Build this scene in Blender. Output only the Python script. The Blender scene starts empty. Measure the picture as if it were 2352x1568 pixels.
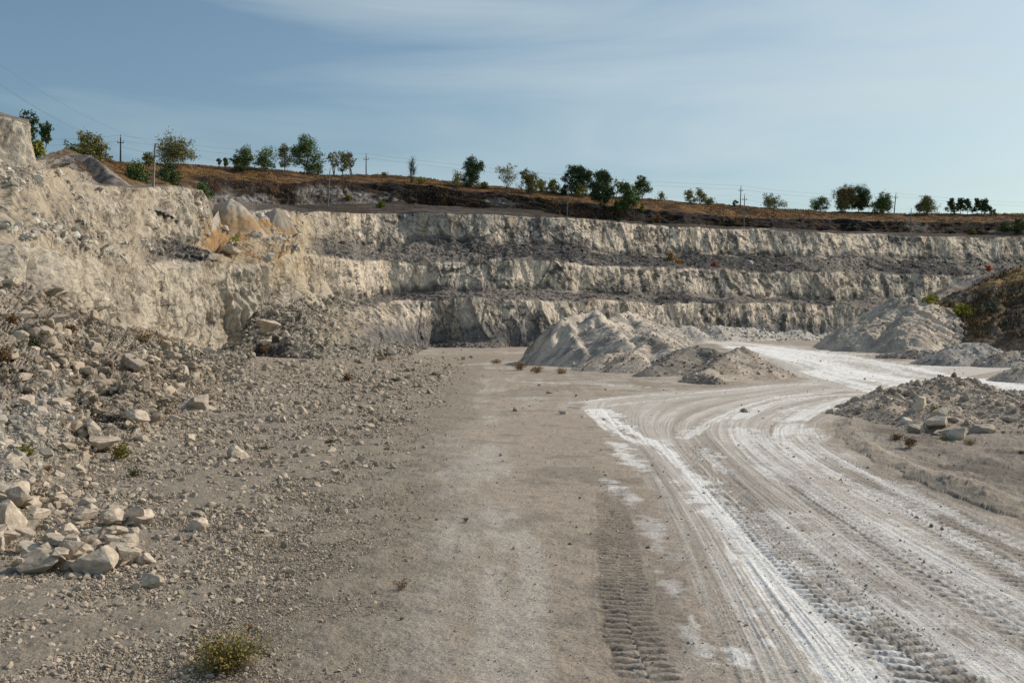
import bpy, math, random
import numpy as np
from mathutils import Vector, Matrix, Euler
random.seed(7); RNG = np.random.default_rng(11)
sc = bpy.context.scene
COL = sc.collection
# ------------------------------------------------------------ camera, sky, sun, exposure
FPX, CU, CV, EYE, PITCH = 2287.0, 1176.0, 784.0, 3.0, math.atan(29/2287)
cd = bpy.data.cameras.new('camera'); cam = bpy.data.objects.new('camera', cd); COL.objects.link(cam)
cam.location = (0, 0, EYE); cam.rotation_euler = (math.pi/2 - PITCH, 0, 0)
cd.sensor_width = 36; cd.lens = 36*FPX/2352; cd.clip_start = 0.1; cd.clip_end = 6000
sc.camera = cam
SUN_EL, SUN_AZ = math.radians(35), math.radians(26)       # azimuth measured from +x towards +y
w = bpy.data.worlds.new("World"); sc.world = w; w.use_nodes = True
nt = w.node_tree; nt.nodes.clear()
sky = nt.nodes.new('ShaderNodeTexSky'); sky.sky_type = 'NISHITA'; sky.sun_disc = False
sky.sun_elevation = SUN_EL; sky.sun_rotation = math.pi/2 - SUN_AZ
sky.altitude = 100; sky.air_density = 1.0; sky.dust_density = 2.2; sky.ozone_density = 1.2
# thin high veil of cirrus
tc = nt.nodes.new('ShaderNodeTexCoord'); mp = nt.nodes.new('ShaderNodeMapping')
mp.inputs['Scale'].default_value = (1.0, 1.6, 7.0); mp.inputs['Rotation'].default_value = (0.12, 0.16, 0)
nz = nt.nodes.new('ShaderNodeTexNoise'); nz.inputs['Scale'].default_value = 1.7; nz.inputs['Detail'].default_value = 6; nz.inputs['Distortion'].default_value = 0.5
rp = nt.nodes.new('ShaderNodeMapRange'); rp.inputs['From Min'].default_value = 0.42; rp.inputs['From Max'].default_value = 0.70
rp.inputs['To Min'].default_value = 0.0; rp.inputs['To Max'].default_value = 0.6
mx = nt.nodes.new('ShaderNodeMix'); mx.data_type = 'RGBA'; mx.inputs['B'].default_value = (5.7, 6.6, 6.8, 1)
hs = nt.nodes.new('ShaderNodeHueSaturation'); hs.inputs['Saturation'].default_value = .95; hs.inputs['Value'].default_value = 1.0
bg = nt.nodes.new('ShaderNodeBackground'); bg.inputs['Strength'].default_value = 0.113
ow = nt.nodes.new('ShaderNodeOutputWorld')
L = nt.links.new
L(tc.outputs['Generated'], mp.inputs['Vector']); L(mp.outputs[0], nz.inputs['Vector']); L(nz.outputs['Fac'], rp.inputs['Value'])
sx = nt.nodes.new('ShaderNodeSeparateXYZ'); L(tc.outputs['Generated'], sx.inputs[0])
ma = nt.nodes.new('ShaderNodeMath'); ma.operation = 'MULTIPLY_ADD'; ma.inputs[1].default_value = .5; ma.use_clamp = True
L(sx.outputs[0], ma.inputs[0]); L(rp.outputs[0], ma.inputs[2])
tn = nt.nodes.new('ShaderNodeVectorMath'); tn.operation = 'MULTIPLY'; tn.inputs[1].default_value = (.83, .985, .985)
L(sky.outputs[0], tn.inputs[0]); L(tn.outputs[0], hs.inputs['Color']); L(hs.outputs[0], mx.inputs['A']); L(ma.outputs[0], mx.inputs['Factor'])
L(mx.outputs['Result'], bg.inputs['Color']); L(bg.outputs[0], ow.inputs[0])
sd = bpy.data.lights.new('sun', 'SUN'); so = bpy.data.objects.new('sun', sd); COL.objects.link(so)
sd.energy = 3.9; sd.angle = math.radians(0.6); sd.color = (1.0, 0.88, 0.765)
SDIR = Vector((math.cos(SUN_EL)*math.cos(SUN_AZ), math.cos(SUN_EL)*math.sin(SUN_AZ), math.sin(SUN_EL)))
so.rotation_euler = SDIR.to_track_quat('Z', 'Y').to_euler(); so.location = (80, 40, 90)
sc.view_settings.view_transform = 'Standard'; sc.view_settings.look = 'None'
sc.view_settings.exposure = -0.08; sc.view_settings.gamma = 1.0
sc.render.engine = 'CYCLES'; sc.cycles.max_bounces = 4; sc.cycles.diffuse_bounces = 2

# ------------------------------------------------------------ helpers
def ray(u, v):
    """direction of the photograph's pixel (2352 wide), scaled so that y = 1"""
    u = np.asarray(u, float); v = np.asarray(v, float)
    x = (u-CU)/FPX; z = (CV-v)/FPX
    y2 = math.cos(PITCH) + math.sin(PITCH)*z; z2 = -math.sin(PITCH) + math.cos(PITCH)*z
    return x/y2, z2/y2
def at(u, v, D):
    x, z = ray(u, v); return np.stack([x*D, np.broadcast_to(D, np.shape(x)).astype(float), EYE + z*D], -1)
def proj(P):
    x, y, z = P[..., 0], P[..., 1], P[..., 2]-EYE
    f = math.cos(PITCH)*y - math.sin(PITCH)*z; up = math.sin(PITCH)*y + math.cos(PITCH)*z
    f = np.where(np.abs(f) < .01, .01, f)
    return CU + FPX*x/f, CV - FPX*up/f
_tab = RNG.random(4096).astype(np.float32)
_gr = RNG.random((4096, 3)).astype(np.float32)*2-1
def _h(ix, iy, iz=0, seed=0):
    h = (ix*73856093) ^ (iy*19349663) ^ (iz*83492791) ^ (seed*2654435)
    h = (h ^ (h >> 13))*1274126177
    return (h ^ (h >> 16)) & 4095
def _chunk(fn, args, out_k=None):
    args = np.broadcast_arrays(*args); shp = args[0].shape
    fl = [np.ascontiguousarray(a).ravel() for a in args]; n = fl[0].size
    out = np.empty(n if out_k is None else (n, out_k), np.float32)
    for i in range(0, n, 65536):
        out[i:i+65536] = fn(*[a[i:i+65536] for a in fl])
    return out.reshape(shp if out_k is None else shp+(out_k,))
def n2(x, y, seed=0):
    def f(x, y):
        fx = np.floor(x); fy = np.floor(y); ix = fx.astype(np.int64); iy = fy.astype(np.int64)
        x = (x-fx).astype(np.float32); y = (y-fy).astype(np.float32)
        x = x*x*(3-2*x); y = y*y*(3-2*y)
        a = _tab[_h(ix, iy, 0, seed)]; b = _tab[_h(ix+1, iy, 0, seed)]; c = _tab[_h(ix, iy+1, 0, seed)]; d = _tab[_h(ix+1, iy+1, 0, seed)]
        a = a + (b-a)*x; c = c + (d-c)*x
        return (a + (c-a)*y)*2-1
    return _chunk(f, (x, y))
def n3(x, y, z, seed=0):
    def f(x, y, z):
        fx = np.floor(x); fy = np.floor(y); fz = np.floor(z)
        ix = fx.astype(np.int64); iy = fy.astype(np.int64); iz = fz.astype(np.int64)
        x = (x-fx).astype(np.float32); y = (y-fy).astype(np.float32); z = (z-fz).astype(np.float32)
        x = x*x*(3-2*x); y = y*y*(3-2*y); z = z*z*(3-2*z); r = []
        for k in (0, 1):
            a = _tab[_h(ix, iy, iz+k, seed)]; b = _tab[_h(ix+1, iy, iz+k, seed)]; c = _tab[_h(ix, iy+1, iz+k, seed)]; d = _tab[_h(ix+1, iy+1, iz+k, seed)]
            a = a + (b-a)*x; c = c + (d-c)*x; r.append(a + (c-a)*y)
        return (r[0] + (r[1]-r[0])*z)*2-1
    return _chunk(f, (x, y, z))
def fb2(x, y, o=4, seed=0, g=.5):
    s = 0; a = 1; t = 0
    for i in range(o):
        s = s + a*n2(x*2.03**i+i*17.3, y*2.03**i+i*9.1, seed+i); t += a; a *= g
    return s/t*1.35
def fb3(x, y, z, o=4, seed=0, g=.5):
    s = 0; a = 1; t = 0
    for i in range(o):
        s = s + a*n3(x*2.03**i+i*17.3, y*2.03**i+i*9.1, z*2.03**i+i*4.7, seed+i); t += a; a *= g
    return s/t*1.35
def rid2(x, y, o=4, seed=0): return 1-2*np.abs(fb2(x, y, o, seed))
def blocks(x, y, z, seed=0, tilt=1.0):
    """faceted blocks: each Voronoi cell gets its own offset and tilted plane"""
    def f(x, y, z):
        fx = np.floor(x); fy = np.floor(y); fz = np.floor(z)
        ix = fx.astype(np.int64); iy = fy.astype(np.int64); iz = fz.astype(np.int64)
        best = np.full(x.shape, 9., np.float32); val = np.zeros(x.shape, np.float32)
        for i in (-1, 0, 1):
            for j in (-1, 0, 1):
                for k in (-1, 0, 1):
                    h = _h(ix+i, iy+j, iz+k, seed); g = _gr[h]
                    dx = (x-(fx+i+.5+.45*g[:, 0])).astype(np.float32); dy = (y-(fy+j+.5+.45*g[:, 1])).astype(np.float32); dz = (z-(fz+k+.5+.45*g[:, 2])).astype(np.float32)
                    d = dx*dx+dy*dy+dz*dz; m = d < best
                    g2 = _gr[(h*7+13) & 4095]
                    v = _tab[(h*3+5) & 4095]*2-1 + tilt*(g2[:, 0]*dx+g2[:, 1]*dy+g2[:, 2]*dz)
                    best = np.where(m, d, best); val = np.where(m, v, val)
        return val
    return _chunk(f, (x, y, z))
def ss(a, b, x): t = np.clip((x-a)/(b-a), 0, 1); return t*t*(3-2*t)
def mixc(c, d, t): return c + (np.asarray(d, np.float32)-c)*t[..., None]

def new_mesh(name, V, F, cols=None, smooth=True):
    """V (n,3); F (m,k) with k = 3 or 4"""
    me = bpy.data.meshes.new(name); V = np.asarray(V, np.float32); F = np.asarray(F, np.int32)
    me.vertices.add(len(V)); me.vertices.foreach_set('co', V.ravel())
    k = F.shape[1]; me.loops.add(F.size); me.loops.foreach_set('vertex_index', F.ravel())
    me.polygons.add(len(F)); me.polygons.foreach_set('loop_start', np.arange(0, F.size, k, dtype=np.int32))
    me.polygons.foreach_set('use_smooth', np.full(len(F), smooth, dtype=bool))
    if cols is not None:
        at_ = me.color_attributes.new('tone', 'FLOAT_COLOR', 'POINT')
        c = np.ones((len(V), 4), np.float32); c[:, :3] = cols; at_.data.foreach_set('color', c.ravel())
    me.update(calc_edges=True)
    return me
def link(name, me, mat=None, parent=None, **props):
    o = bpy.data.objects.new(name, me); COL.objects.link(o)
    if mat is not None and me is not None and not len(me.materials): me.materials.append(mat)
    if parent is not None: o.parent = parent
    for k, v in props.items(): o[k] = v
    return o
def grid_faces(R, C, keep=None):
    i = np.arange(R*C, dtype=np.int32).reshape(R, C)
    q = np.stack([i[:-1, :-1], i[:-1, 1:], i[1:, 1:], i[1:, :-1]], -1).reshape(-1, 4)
    return q if keep is None else q[keep.reshape(-1)]
def compact(V, F, cols=None):
    used = np.zeros(len(V), bool); used[F.ravel()] = True
    idx = np.cumsum(used)-1
    return V[used], idx[F].astype(np.int32), (None if cols is None else cols[used])

def soil_mat(name, scale=9.0, bump=.35, dist=.03, rough=.95, contrast=.35, vscale=None, cracks=None):
    m = bpy.data.materials.new(name); m.use_nodes = True; t = m.node_tree; b = t.nodes['Principled BSDF']
    b.inputs['Roughness'].default_value = rough
    b.inputs['Specular IOR Level'].default_value = 0.15
    a = t.nodes.new('ShaderNodeAttribute'); a.attribute_name = 'tone'
    tc = t.nodes.new('ShaderNodeTexCoord')
    n = t.nodes.new('ShaderNodeTexNoise'); n.inputs['Scale'].default_value = scale; n.inputs['Detail'].default_value = 6; n.inputs['Roughness'].default_value = .7
    mr = t.nodes.new('ShaderNodeMapRange'); mr.inputs['From Min'].default_value = .3; mr.inputs['From Max'].default_value = .7
    mr.inputs['To Min'].default_value = 1-contrast; mr.inputs['To Max'].default_value = 1+contrast
    vm = t.nodes.new('ShaderNodeVectorMath'); vm.operation = 'SCALE'
    l = t.links.new
    if vscale:
        mp = t.nodes.new('ShaderNodeMapping'); mp.inputs['Scale'].default_value = vscale
        l(tc.outputs['Object'], mp.inputs['Vector']); l(mp.outputs[0], n.inputs['Vector'])
    else: l(tc.outputs['Object'], n.inputs['Vector'])
    l(n.outputs['Fac'], mr.inputs['Value']); l(a.outputs['Color'], vm.inputs[0]); l(mr.outputs[0], vm.inputs['Scale'])
    outc = vm.outputs[0]; hout = n.outputs['Fac']
    if cracks:      # broken joints: distorted Voronoi edges, patchy
        cs_, cstr = cracks
        nd = t.nodes.new('ShaderNodeTexNoise'); nd.inputs['Scale'].default_value = cs_*1.4; nd.inputs['Detail'].default_value = 3
        va = t.nodes.new('ShaderNodeVectorMath'); va.operation = 'SCALE'; va.inputs['Scale'].default_value = 1.3
        vb = t.nodes.new('ShaderNodeVectorMath'); vb.operation = 'ADD'
        mq = t.nodes.new('ShaderNodeMapping'); mq.inputs['Scale'].default_value = (1, 1, .6)
        vo = t.nodes.new('ShaderNodeTexVoronoi'); vo.feature = 'DISTANCE_TO_EDGE'; vo.inputs['Scale'].default_value = cs_
        l(tc.outputs['Object'], nd.inputs['Vector']); l(nd.outputs['Color'], va.inputs[0]); l(va.outputs[0], vb.inputs[0]); l(tc.outputs['Object'], mq.inputs['Vector']); l(mq.outputs[0], vb.inputs[1]); l(vb.outputs[0], vo.inputs['Vector'])
        me_ = t.nodes.new('ShaderNodeMapRange'); me_.inputs['From Min'].default_value = 0.0; me_.inputs['From Max'].default_value = .13; me_.inputs['To Min'].default_value = 1-cstr; me_.inputs['To Max'].default_value = 1
        l(vo.outputs['Distance'], me_.inputs['Value'])
        np_ = t.nodes.new('ShaderNodeTexNoise'); np_.inputs['Scale'].default_value = cs_*.35; np_.inputs['Detail'].default_value = 3; l(tc.outputs['Object'], np_.inputs['Vector'])
        mp_ = t.nodes.new('ShaderNodeMapRange'); mp_.inputs['From Min'].default_value = .40; mp_.inputs['From Max'].default_value = .58; l(np_.outputs['Fac'], mp_.inputs['Value'])
        gt = t.nodes.new('ShaderNodeMix'); gt.data_type = 'FLOAT'; gt.inputs['A'].default_value = 1.0
        l(mp_.outputs[0], gt.inputs['Factor']); l(me_.outputs[0], gt.inputs['B'])
        v2 = t.nodes.new('ShaderNodeVectorMath'); v2.operation = 'SCALE'; l(outc, v2.inputs[0]); l(gt.outputs[0], v2.inputs['Scale']); outc = v2.outputs[0]
        ad = t.nodes.new('ShaderNodeMath'); ad.operation = 'MULTIPLY_ADD'; ad.inputs[1].default_value = .8; l(gt.outputs[0], ad.inputs[0]); l(hout, ad.inputs[2]); hout = ad.outputs[0]
    l(outc, b.inputs['Base Color'])
    bp = t.nodes.new('ShaderNodeBump'); bp.inputs['Strength'].default_value = bump; bp.inputs['Distance'].default_value = dist
    l(hout, bp.inputs['Height']); l(bp.outputs[0], b.inputs['Normal'])
    return m
def plain_mat(name, c1, c2, scale=5., rough=.9, bump=0., rand=0.0, transl=0.0):
    m = bpy.data.materials.new(name); m.use_nodes = True; t = m.node_tree; b = t.nodes['Principled BSDF']
    b.inputs['Roughness'].default_value = rough; b.inputs['Specular IOR Level'].default_value = 0.15
    tc = t.nodes.new('ShaderNodeTexCoord'); n = t.nodes.new('ShaderNodeTexNoise'); n.inputs['Scale'].default_value = scale; n.inputs['Detail'].default_value = 4
    cr = t.nodes.new('ShaderNodeValToRGB'); cr.color_ramp.elements[0].position = .35; cr.color_ramp.elements[1].position = .65
    cr.color_ramp.elements[0].color = (*c1, 1); cr.color_ramp.elements[1].color = (*c2, 1)
    l = t.links.new; l(tc.outputs['Object'], n.inputs['Vector']); l(n.outputs['Fac'], cr.inputs['Fac']); out = cr.outputs[0]
    if rand:
        oi = t.nodes.new('ShaderNodeObjectInfo'); mr = t.nodes.new('ShaderNodeMapRange'); mr.inputs['To Min'].default_value = 1-rand; mr.inputs['To Max'].default_value = 1+rand
        l(oi.outputs['Random'], mr.inputs['Value']); vm = t.nodes.new('ShaderNodeVectorMath'); vm.operation = 'SCALE'
        l(out, vm.inputs[0]); l(mr.outputs[0], vm.inputs['Scale']); out = vm.outputs[0]
    l(out, b.inputs['Base Color'])
    if bump:
        bp = t.nodes.new('ShaderNodeBump'); bp.inputs['Strength'].default_value = bump; bp.inputs['Distance'].default_value = .03
        l(n.outputs['Fac'], bp.inputs['Height']); l(bp.outputs[0], b.inputs['Normal'])
    return m
M_GROUND = soil_mat('dusty_gravel_ground', 26, 1.0, .035, contrast=.34)
M_CLIFF = soil_mat('chalk_rock', 1.0, .9, .3, contrast=.40, vscale=(2.6, 2.6, 1.1), cracks=(.62, .55))
M_MOUND = soil_mat('loose_gravel', 5, .8, .08, contrast=.28)
M_STONE = soil_mat('small_limestone_rubble', 6, .4, .03, contrast=.2)
M_BOULDER = plain_mat('limestone_boulder', (.37, .305, .235), (.56, .48, .38), 2.5, .95, .5, rand=.2)
M_BOULDER_DK = plain_mat('weathered_boulder', (.24, .225, .20), (.42, .39, .33), 2.5, .95, .5, rand=.15)
M_LEAF = soil_mat('leaves', 3, 0, .01, .7, .3)
M_BARK = plain_mat('bark', (.05, .042, .035), (.11, .095, .08), 8)
M_CONC = plain_mat('pole_concrete', (.20, .185, .165), (.30, .28, .25), 4)
M_WOOD = plain_mat('pole_dark_wood', (.045, .042, .04), (.08, .075, .07), 4)
M_WIRE = plain_mat('wire_metal', (.16, .155, .15), (.2, .195, .19), 3, .5)
M_RUST = plain_mat('rusty_metal', (.025, .018, .015), (.06, .035, .025), 9, .7)

# ------------------------------------------------------------ ground height and road guides
def proj_u(x, y): return CU + FPX*x/np.maximum(y, 1.)
def ground_h(x, y):
    x = np.asarray(x, float); y = np.asarray(y, float)
    u = proj_u(x, y)
    h = 1.35*ss(48, 128, y)*ss(1330, 1640, u + 0*y)
    h = h*ss(0, 10, x)
    h = h + .10*n2(x*.09, y*.09, 3)*ss(8, 25, y) - .05
    # low berm along the right road edge and raised rough ground behind it
    return h
def ground_at(u, v):
    dx, dz = ray(u, v); D = np.full(np.shape(dx), 30.)
    for _ in range(30):
        t = (ground_h(dx*D, D) - EYE)/np.minimum(dz, -1e-4); D = D + .6*(np.clip(t, 3, 260)-D)
    return dx*D, D
def dist_poly(x, y, pts, seed=0):
    """unsigned distance, signed side and arclength fraction t for polyline (pts world)"""
    best = np.full(x.shape, 1e9); T = np.zeros(x.shape); S = np.zeros(x.shape)
    seg = np.linalg.norm(pts[1:]-pts[:-1], axis=1); cum = np.concatenate([[0], np.cumsum(seg)])
    for i in range(len(pts)-1):
        a = pts[i]; d = pts[i+1]-a; l2 = d@d
        if l2 < 1e-9: continue
        t = np.clip(((x-a[0])*d[0]+(y-a[1])*d[1])/l2, 0, 1)
        ex = x-a[0]-t*d[0]; ey = y-a[1]-t*d[1]; q = ex*ex+ey*ey; m = q < best
        best = np.where(m, q, best); T = np.where(m, cum[i]+t*seg[i], T); S = np.where(m, np.sign(d[0]*ey-d[1]*ex), S)
    return np.sqrt(best), S, T
def curve_world(pix, n=5):
    p = np.array(pix, float); k = len(p); out = []
    for i in range(k-1):       # Catmull-Rom in the ground plane
        x, y = ground_at(p[:, 0], p[:, 1]) if i == 0 else (x, y)
        w_ = np.stack([x, y], -1)
        p0 = w_[max(i-1, 0)]; p1 = w_[i]; p2 = w_[i+1]; p3 = w_[min(i+2, k-1)]
        for j in range(n):
            t = j/n
            out.append(.5*((2*p1)+(-p0+p2)*t+(2*p0-5*p1+4*p2-p3)*t*t+(-p0+3*p1-3*p2+p3)*t**3))
    out.append(w_[-1]); return np.array(out)
GUIDE = [curve_world(c, 3) for c in (
    [(1790, 878), (1600, 893), (1450, 906), (1335, 924), (1365, 968), (1440, 1040), (1490, 1130), (1540, 1250), (1590, 1400), (1640, 1620)],
    [(1850, 890), (1740, 908), (1600, 945), (1550, 985), (1590, 1050), (1700, 1170), (1850, 1320), (2000, 1460), (2170, 1620)],
    [(1950, 900), (1850, 912), (1720, 945), (1680, 985), (1720, 1040), (1850, 1140), (2050, 1270), (2352, 1450), (2650, 1620)],
    [(2080, 912), (1950, 925), (1830, 955), (1800, 1000), (1870, 1060), (2050, 1160), (2352, 1300), (2900, 1540)],
    [(2150, 925), (1990, 945), (1900, 972), (1925, 1020), (2010, 1070), (2200, 1150), (2500, 1260), (3000, 1440)])]
BACK = [curve_world(c, 3) for c in (
    [(1570, 782), (1650, 797), (1740, 825), (1800, 860), (1900, 890), (2060, 915), (2352, 975), (2700, 1050)],
    [(1640, 778), (1760, 790), (1930, 815), (2100, 845), (2352, 880), (2700, 930)])]
# white dust streaks: pixel polyline, half width (m), strength
WHITE = [
    ([(1352, 942), (1400, 982), (1452, 1012), (1505, 1020)], .22, .9),
    ([(1372, 940), (1420, 972), (1480, 1008), (1535, 1040), (1600, 1110), (1660, 1160), (1720, 1230), (1775, 1320), (1840, 1400), (1900, 1470), (1980, 1545)], .24, 1.25),
    ([(1640, 1170), (1740, 1280), (1800, 1345), (1850, 1390), (1930, 1500)], .20, .9),
    ([(1745, 1290), (1800, 1365), (1860, 1430), (1930, 1510), (1985, 1570)], .32, 1.1),
    ([(1700, 1200), (1640, 1160), (1600, 1120)], .12, .7),
    ([(1328, 925), (1400, 915), (1500, 907), (1620, 900)], .22, .62),
    ([(1400, 932), (1480, 922), (1580, 912)], .2, .6),
    ([(1600, 903), (1700, 892), (1800, 882), (1870, 880)], .28, .5),
    ([(1585, 1005), (1620, 975), (1700, 938), (1800, 910), (1900, 903)], .25, .8),
    ([(1690, 985), (1730, 1035), (1850, 1125), (2000, 1215), (2200, 1330), (2352, 1420), (2500, 1510)], .42, .75),
    ([(1700, 960), (1760, 930), (1860, 912), (1980, 905)], .4, .85),
    ([(1810, 975), (1800, 1010), (1870, 1065), (2010, 1140), (2200, 1235), (2352, 1310), (2600, 1420)], .38, .85),
    ([(1850, 985), (1855, 1010), (1930, 1060), (2100, 1140), (2300, 1235), (2500, 1320)], .3, .7),
    ([(1830, 965), (1880, 935), (1960, 915), (2060, 905)], .5, .9),
    ([(1760, 1010), (1790, 1060), (1900, 1140), (2100, 1250), (2352, 1390)], .2, .55),
    ([(1610, 1030), (1650, 1070), (1660, 1085)], .16, .9),
    ([(1930, 1180), (2050, 1250), (2200, 1350), (2352, 1450)], .15, .7),
    ([(1970, 1000), (2060, 1050), (2200, 1110), (2352, 1160)], .15, .6),
    ([(1760, 1180), (1900, 1300), (2050, 1400), (2300, 1540)], .4, .5),
    ([(1980, 1370), (2100, 1450), (2250, 1530), (2352, 1570)], .35, .6),
    ([(1690, 798), (1780, 808), (1900, 838), (2020, 868), (2160, 893), (2352, 930), (2600, 985)], 1.9, 1.1),
    ([(1760, 797), (1900, 812), (2050, 838), (2200, 868), (2400, 905), (2650, 950)], 1.4, .9),
    ([(1620, 788), (1720, 790), (1820, 800)], 1.6, .5),
    ([(1860, 852), (1960, 880), (2060, 905), (2200, 920)], .9, .9),
    ([(2030, 835), (2100, 862), (2230, 882)], .5, .6),
    ([(1175, 876), (1260, 879), (1400, 884), (1500, 890)], .25, .45),
    ([(1080, 838), (1200, 829), (1240, 827)], .7, .35),
    ([(1280, 807), (1180, 810)], 1.2, .4)]
PATCH = [(1432, 1035, .5, .25), (1450, 1060, .35, .2), (1415, 1125, .3, .12), (1445, 1142, .22, .12), (1500, 1232, .12, .25), (1545, 1360, .12, .22), (1585, 1460, .09, .16), (1610, 1492, .12, .1), (1490, 1205, .12, .06),
         (1700, 1510, .1, .12), (1590, 1425, .05, .1), (2260, 1540, .3, .12), (2320, 1500, .3, .15)]

GRAVEL_TONE = np.array([.36, .325, .28], np.float32)
def ground_paint(X, Y):
    """albedo and height detail of the quarry floor"""
    u, v = proj(np.stack([X, Y, np.zeros_like(X)], -1))
    R = np.hypot(X, Y)
    near = ss(70, 30, R)
    big = fb2(X*.13, Y*.13, 4, 21); mid = fb2(X*.7, Y*.7, 4, 31); fine = fb2(X*5, Y*5, 4, 41, .6)
    # centre lane direction: streaky along the lane
    lane = fb2(X*1.4+.35*n2(X*.3, Y*.3, 5), Y*.12, 4, 51)
    c = np.empty(X.shape+(3,), np.float32); c[:] = (.385, .325, .262)
    c = mixc(c, (.46, .41, .35), ss(-.15, .35, lane+.5*big))
    c = mixc(c, (.25, .215, .175), .7*ss(.0, .35, mid+.4*big))
    # gravelly left side
    gx = -1.1-.02*Y + .35*n2(Y*.35, X*0, 6)+.15*n2(Y*1.7, X*0, 8)
    grav = ss(.9, -.3, X-gx)*ss(150, 60, Y)
    c = mixc(c, (.275, .235, .185), grav*.85)
    # central pale dusty lane edge
    c = mixc(c, (.45, .41, .36), .55*np.exp(-((X-gx-.55-.5*n2(Y*.2, X*0, 9))/.45)**2)*ss(45, 20, R)*ss(-.4, .5, mid+.3))
    # far floor a bit browner, with horizontal streaks
    far = ss(40, 90, Y)
    c = mixc(c, (.30, .25, .195), far*.7*ss(-.4, .5, fb2(X*.05, Y*.3, 3, 61)))
    hgt = (.018*fine + .03*mid)*ss(6, 9, R) + .008*fine*grav
    hgt = hgt + .05*fb2(X*1.1, Y*1.1, 3, 71)*grav
    # ---- road region: across coordinate q between the guides
    ds = [dist_poly(X, Y, g) for g in GUIDE]
    road = np.zeros(X.shape, np.float32); q = np.zeros(X.shape)
    inside = np.zeros(X.shape, bool)
    for i in range(4):
        a, b = ds[i], ds[i+1]
        m = (a[1] != b[1]) & ~inside
        q = np.where(m, i + a[0]/(a[0]+b[0]+1e-6), q); inside |= m
    e = np.minimum(ds[0][0], ds[4][0])
    road = np.where(inside, ss(0, .35, e + .12*mid), 0)
    db = [dist_poly(X, Y, g) for g in BACK]
    inb = (db[0][1] != db[1][1])
    road2 = np.where(inb, ss(0, 1.5, np.minimum(db[0][0], db[1][0]) + .4*big), 0)
    q2 = db[0][0]/(db[0][0]+db[1][0]+1e-6)
    T = ds[2][2]
    wob = .05*n2(T*.15, q*2, 14)
    st = fb2((q+wob)*9, T*.10, 3, 81); st2 = fb2((q+wob)*34, T*.16, 3, 91); st3 = fb2((q+wob)*90, T*.5, 2, 95)
    c = mixc(c, (.50, .455, .40), road)
    lane = ss(.05, .3, n2(q*7+3, T*.04, 141)); dash = ss(.15, .75, np.abs(((T/.21+q*9+.3*n2(T*2, q*20, 142)) % 1)-.5)*2)*ss(-.3, .3, n2(q*28, T*.3, 143))
    hgt = hgt + road*lane*.016*(dash-.4)*ss(34, 22, R); c = c*(1-.22*road*lane*(1-dash)*ss(36, 24, R))[..., None]
    c = mixc(c, (.36, .315, .265), road*.75*ss(.0, .7, st+.35*st2+.3*mid))
    c = mixc(c, (.64, .61, .56), road*.65*ss(-.05, .8, -st+.6*st2+.2*mid))
    hgt = hgt - road*hgt*.6 + road*(.012*st2+.006*st3)*ss(60, 25, R)
    s2 = fb2((q2)*14, db[0][2]*.03, 4, 83)
    c = mixc(c, (.50, .47, .42), road2)
    c = mixc(c, (.76, .74, .70), road2*.75*ss(-.4, .5, s2))
    # ---- white dust streaks
    wh = np.zeros(X.shape)
    rg = fb2(X*3.1, Y*3.1, 4, 101, .6)
    for iw_, (pix, hw, s) in enumerate(WHITE):
        if iw_ > 4 and iw_ < 20: s = s*.85; hw = hw*.85
        pts = curve_world(pix, 4)
        mn = pts.min(0)-hw*4-1; mxx = pts.max(0)+hw*4+1
        m = (X > mn[0]) & (X < mxx[0]) & (Y > mn[1]) & (Y < mxx[1])
        if not m.any(): continue
        d, sd_, t = dist_poly(X[m], Y[m], pts)
        sgn = d*sd_
        wn = hw*(1+.55*n2(t/(hw*7+.6), t*0, 13)+.25*n2(t/(hw*2), t*0, 17))
        off = hw*.5*n2(t/(hw*9+.8), t*0+5, 19)
        ln = fb2(sgn/(hw*.35), t/(hw*14), 3, 111)
        val = s*ss(1.25, .2, np.abs(sgn-off)/wn + .7*rg[m] + .8*ln + .35*n2(X[m]*7, Y[m]*14, 45))
        wh[m] = np.maximum(wh[m], val)
    for pu, pv, rx, ry in PATCH:
        x0, y0 = ground_at(np.array([pu]), np.array([pv])); k = y0[0]/12
        dd = np.hypot((X-x0[0])/(min(rx, .11)*max(k, .8)), (Y-y0[0])/(max(ry, .14)*max(k, .8)**1.5*2.6))
        wh = np.maximum(wh, .8*ss(1.5, .2, dd+1.3*rg+.6*n2(X*4, Y*14, 44)))
    wh = np.clip(wh, 0, 1)
    c = mixc(c, (.86, .85, .82), wh*.94)
    # ---- tyre prints with lugs
    def tread(pix, hw, pitch, depth, lo, hi, slant=.5, seed=0, dk_=.8):
        nonlocal hgt, c
        pts = curve_world(pix, 4); mn = pts.min(0)-1; mxx = pts.max(0)+1
        m = (X > mn[0]) & (X < mxx[0]) & (Y > mn[1]) & (Y < mxx[1])
        if not m.any(): return
        d, s_, t = dist_poly(X[m], Y[m], pts); a = d*s_/hw
        side = (a > 0)*.5
        ph = t/pitch + side + slant*np.abs(a) + .12*n2(t*3, a*2, seed) + .5*n2(t*.35, t*0, seed+8)
        lug = ss(.25, .6, np.abs((ph % 1)-.5)*2)
        prof = ss(1.15, .8, np.abs(a)+.16*n2(t*4, a*3, seed+2)+.12*n2(t*.9, a, seed+6))*(.55+.45*ss(.02, .10, np.abs(a)+.05*n2(t*2, a, seed+7)))
        fade = ss(lo[0], lo[1], t)*ss(hi[1], hi[0], t)*(.72+.28*ss(-.5, .4, n2(t*.9, a*.8, seed+3)+.4*n2(t*5, a*3, seed+4)))
        hgt[m] += depth*(lug-.55)*prof*fade - depth*.25*ss(1.25, .6, np.abs(a))*fade + depth*.08*np.exp(-((np.abs(a)-1.15)/.12)**2)*fade
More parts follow.
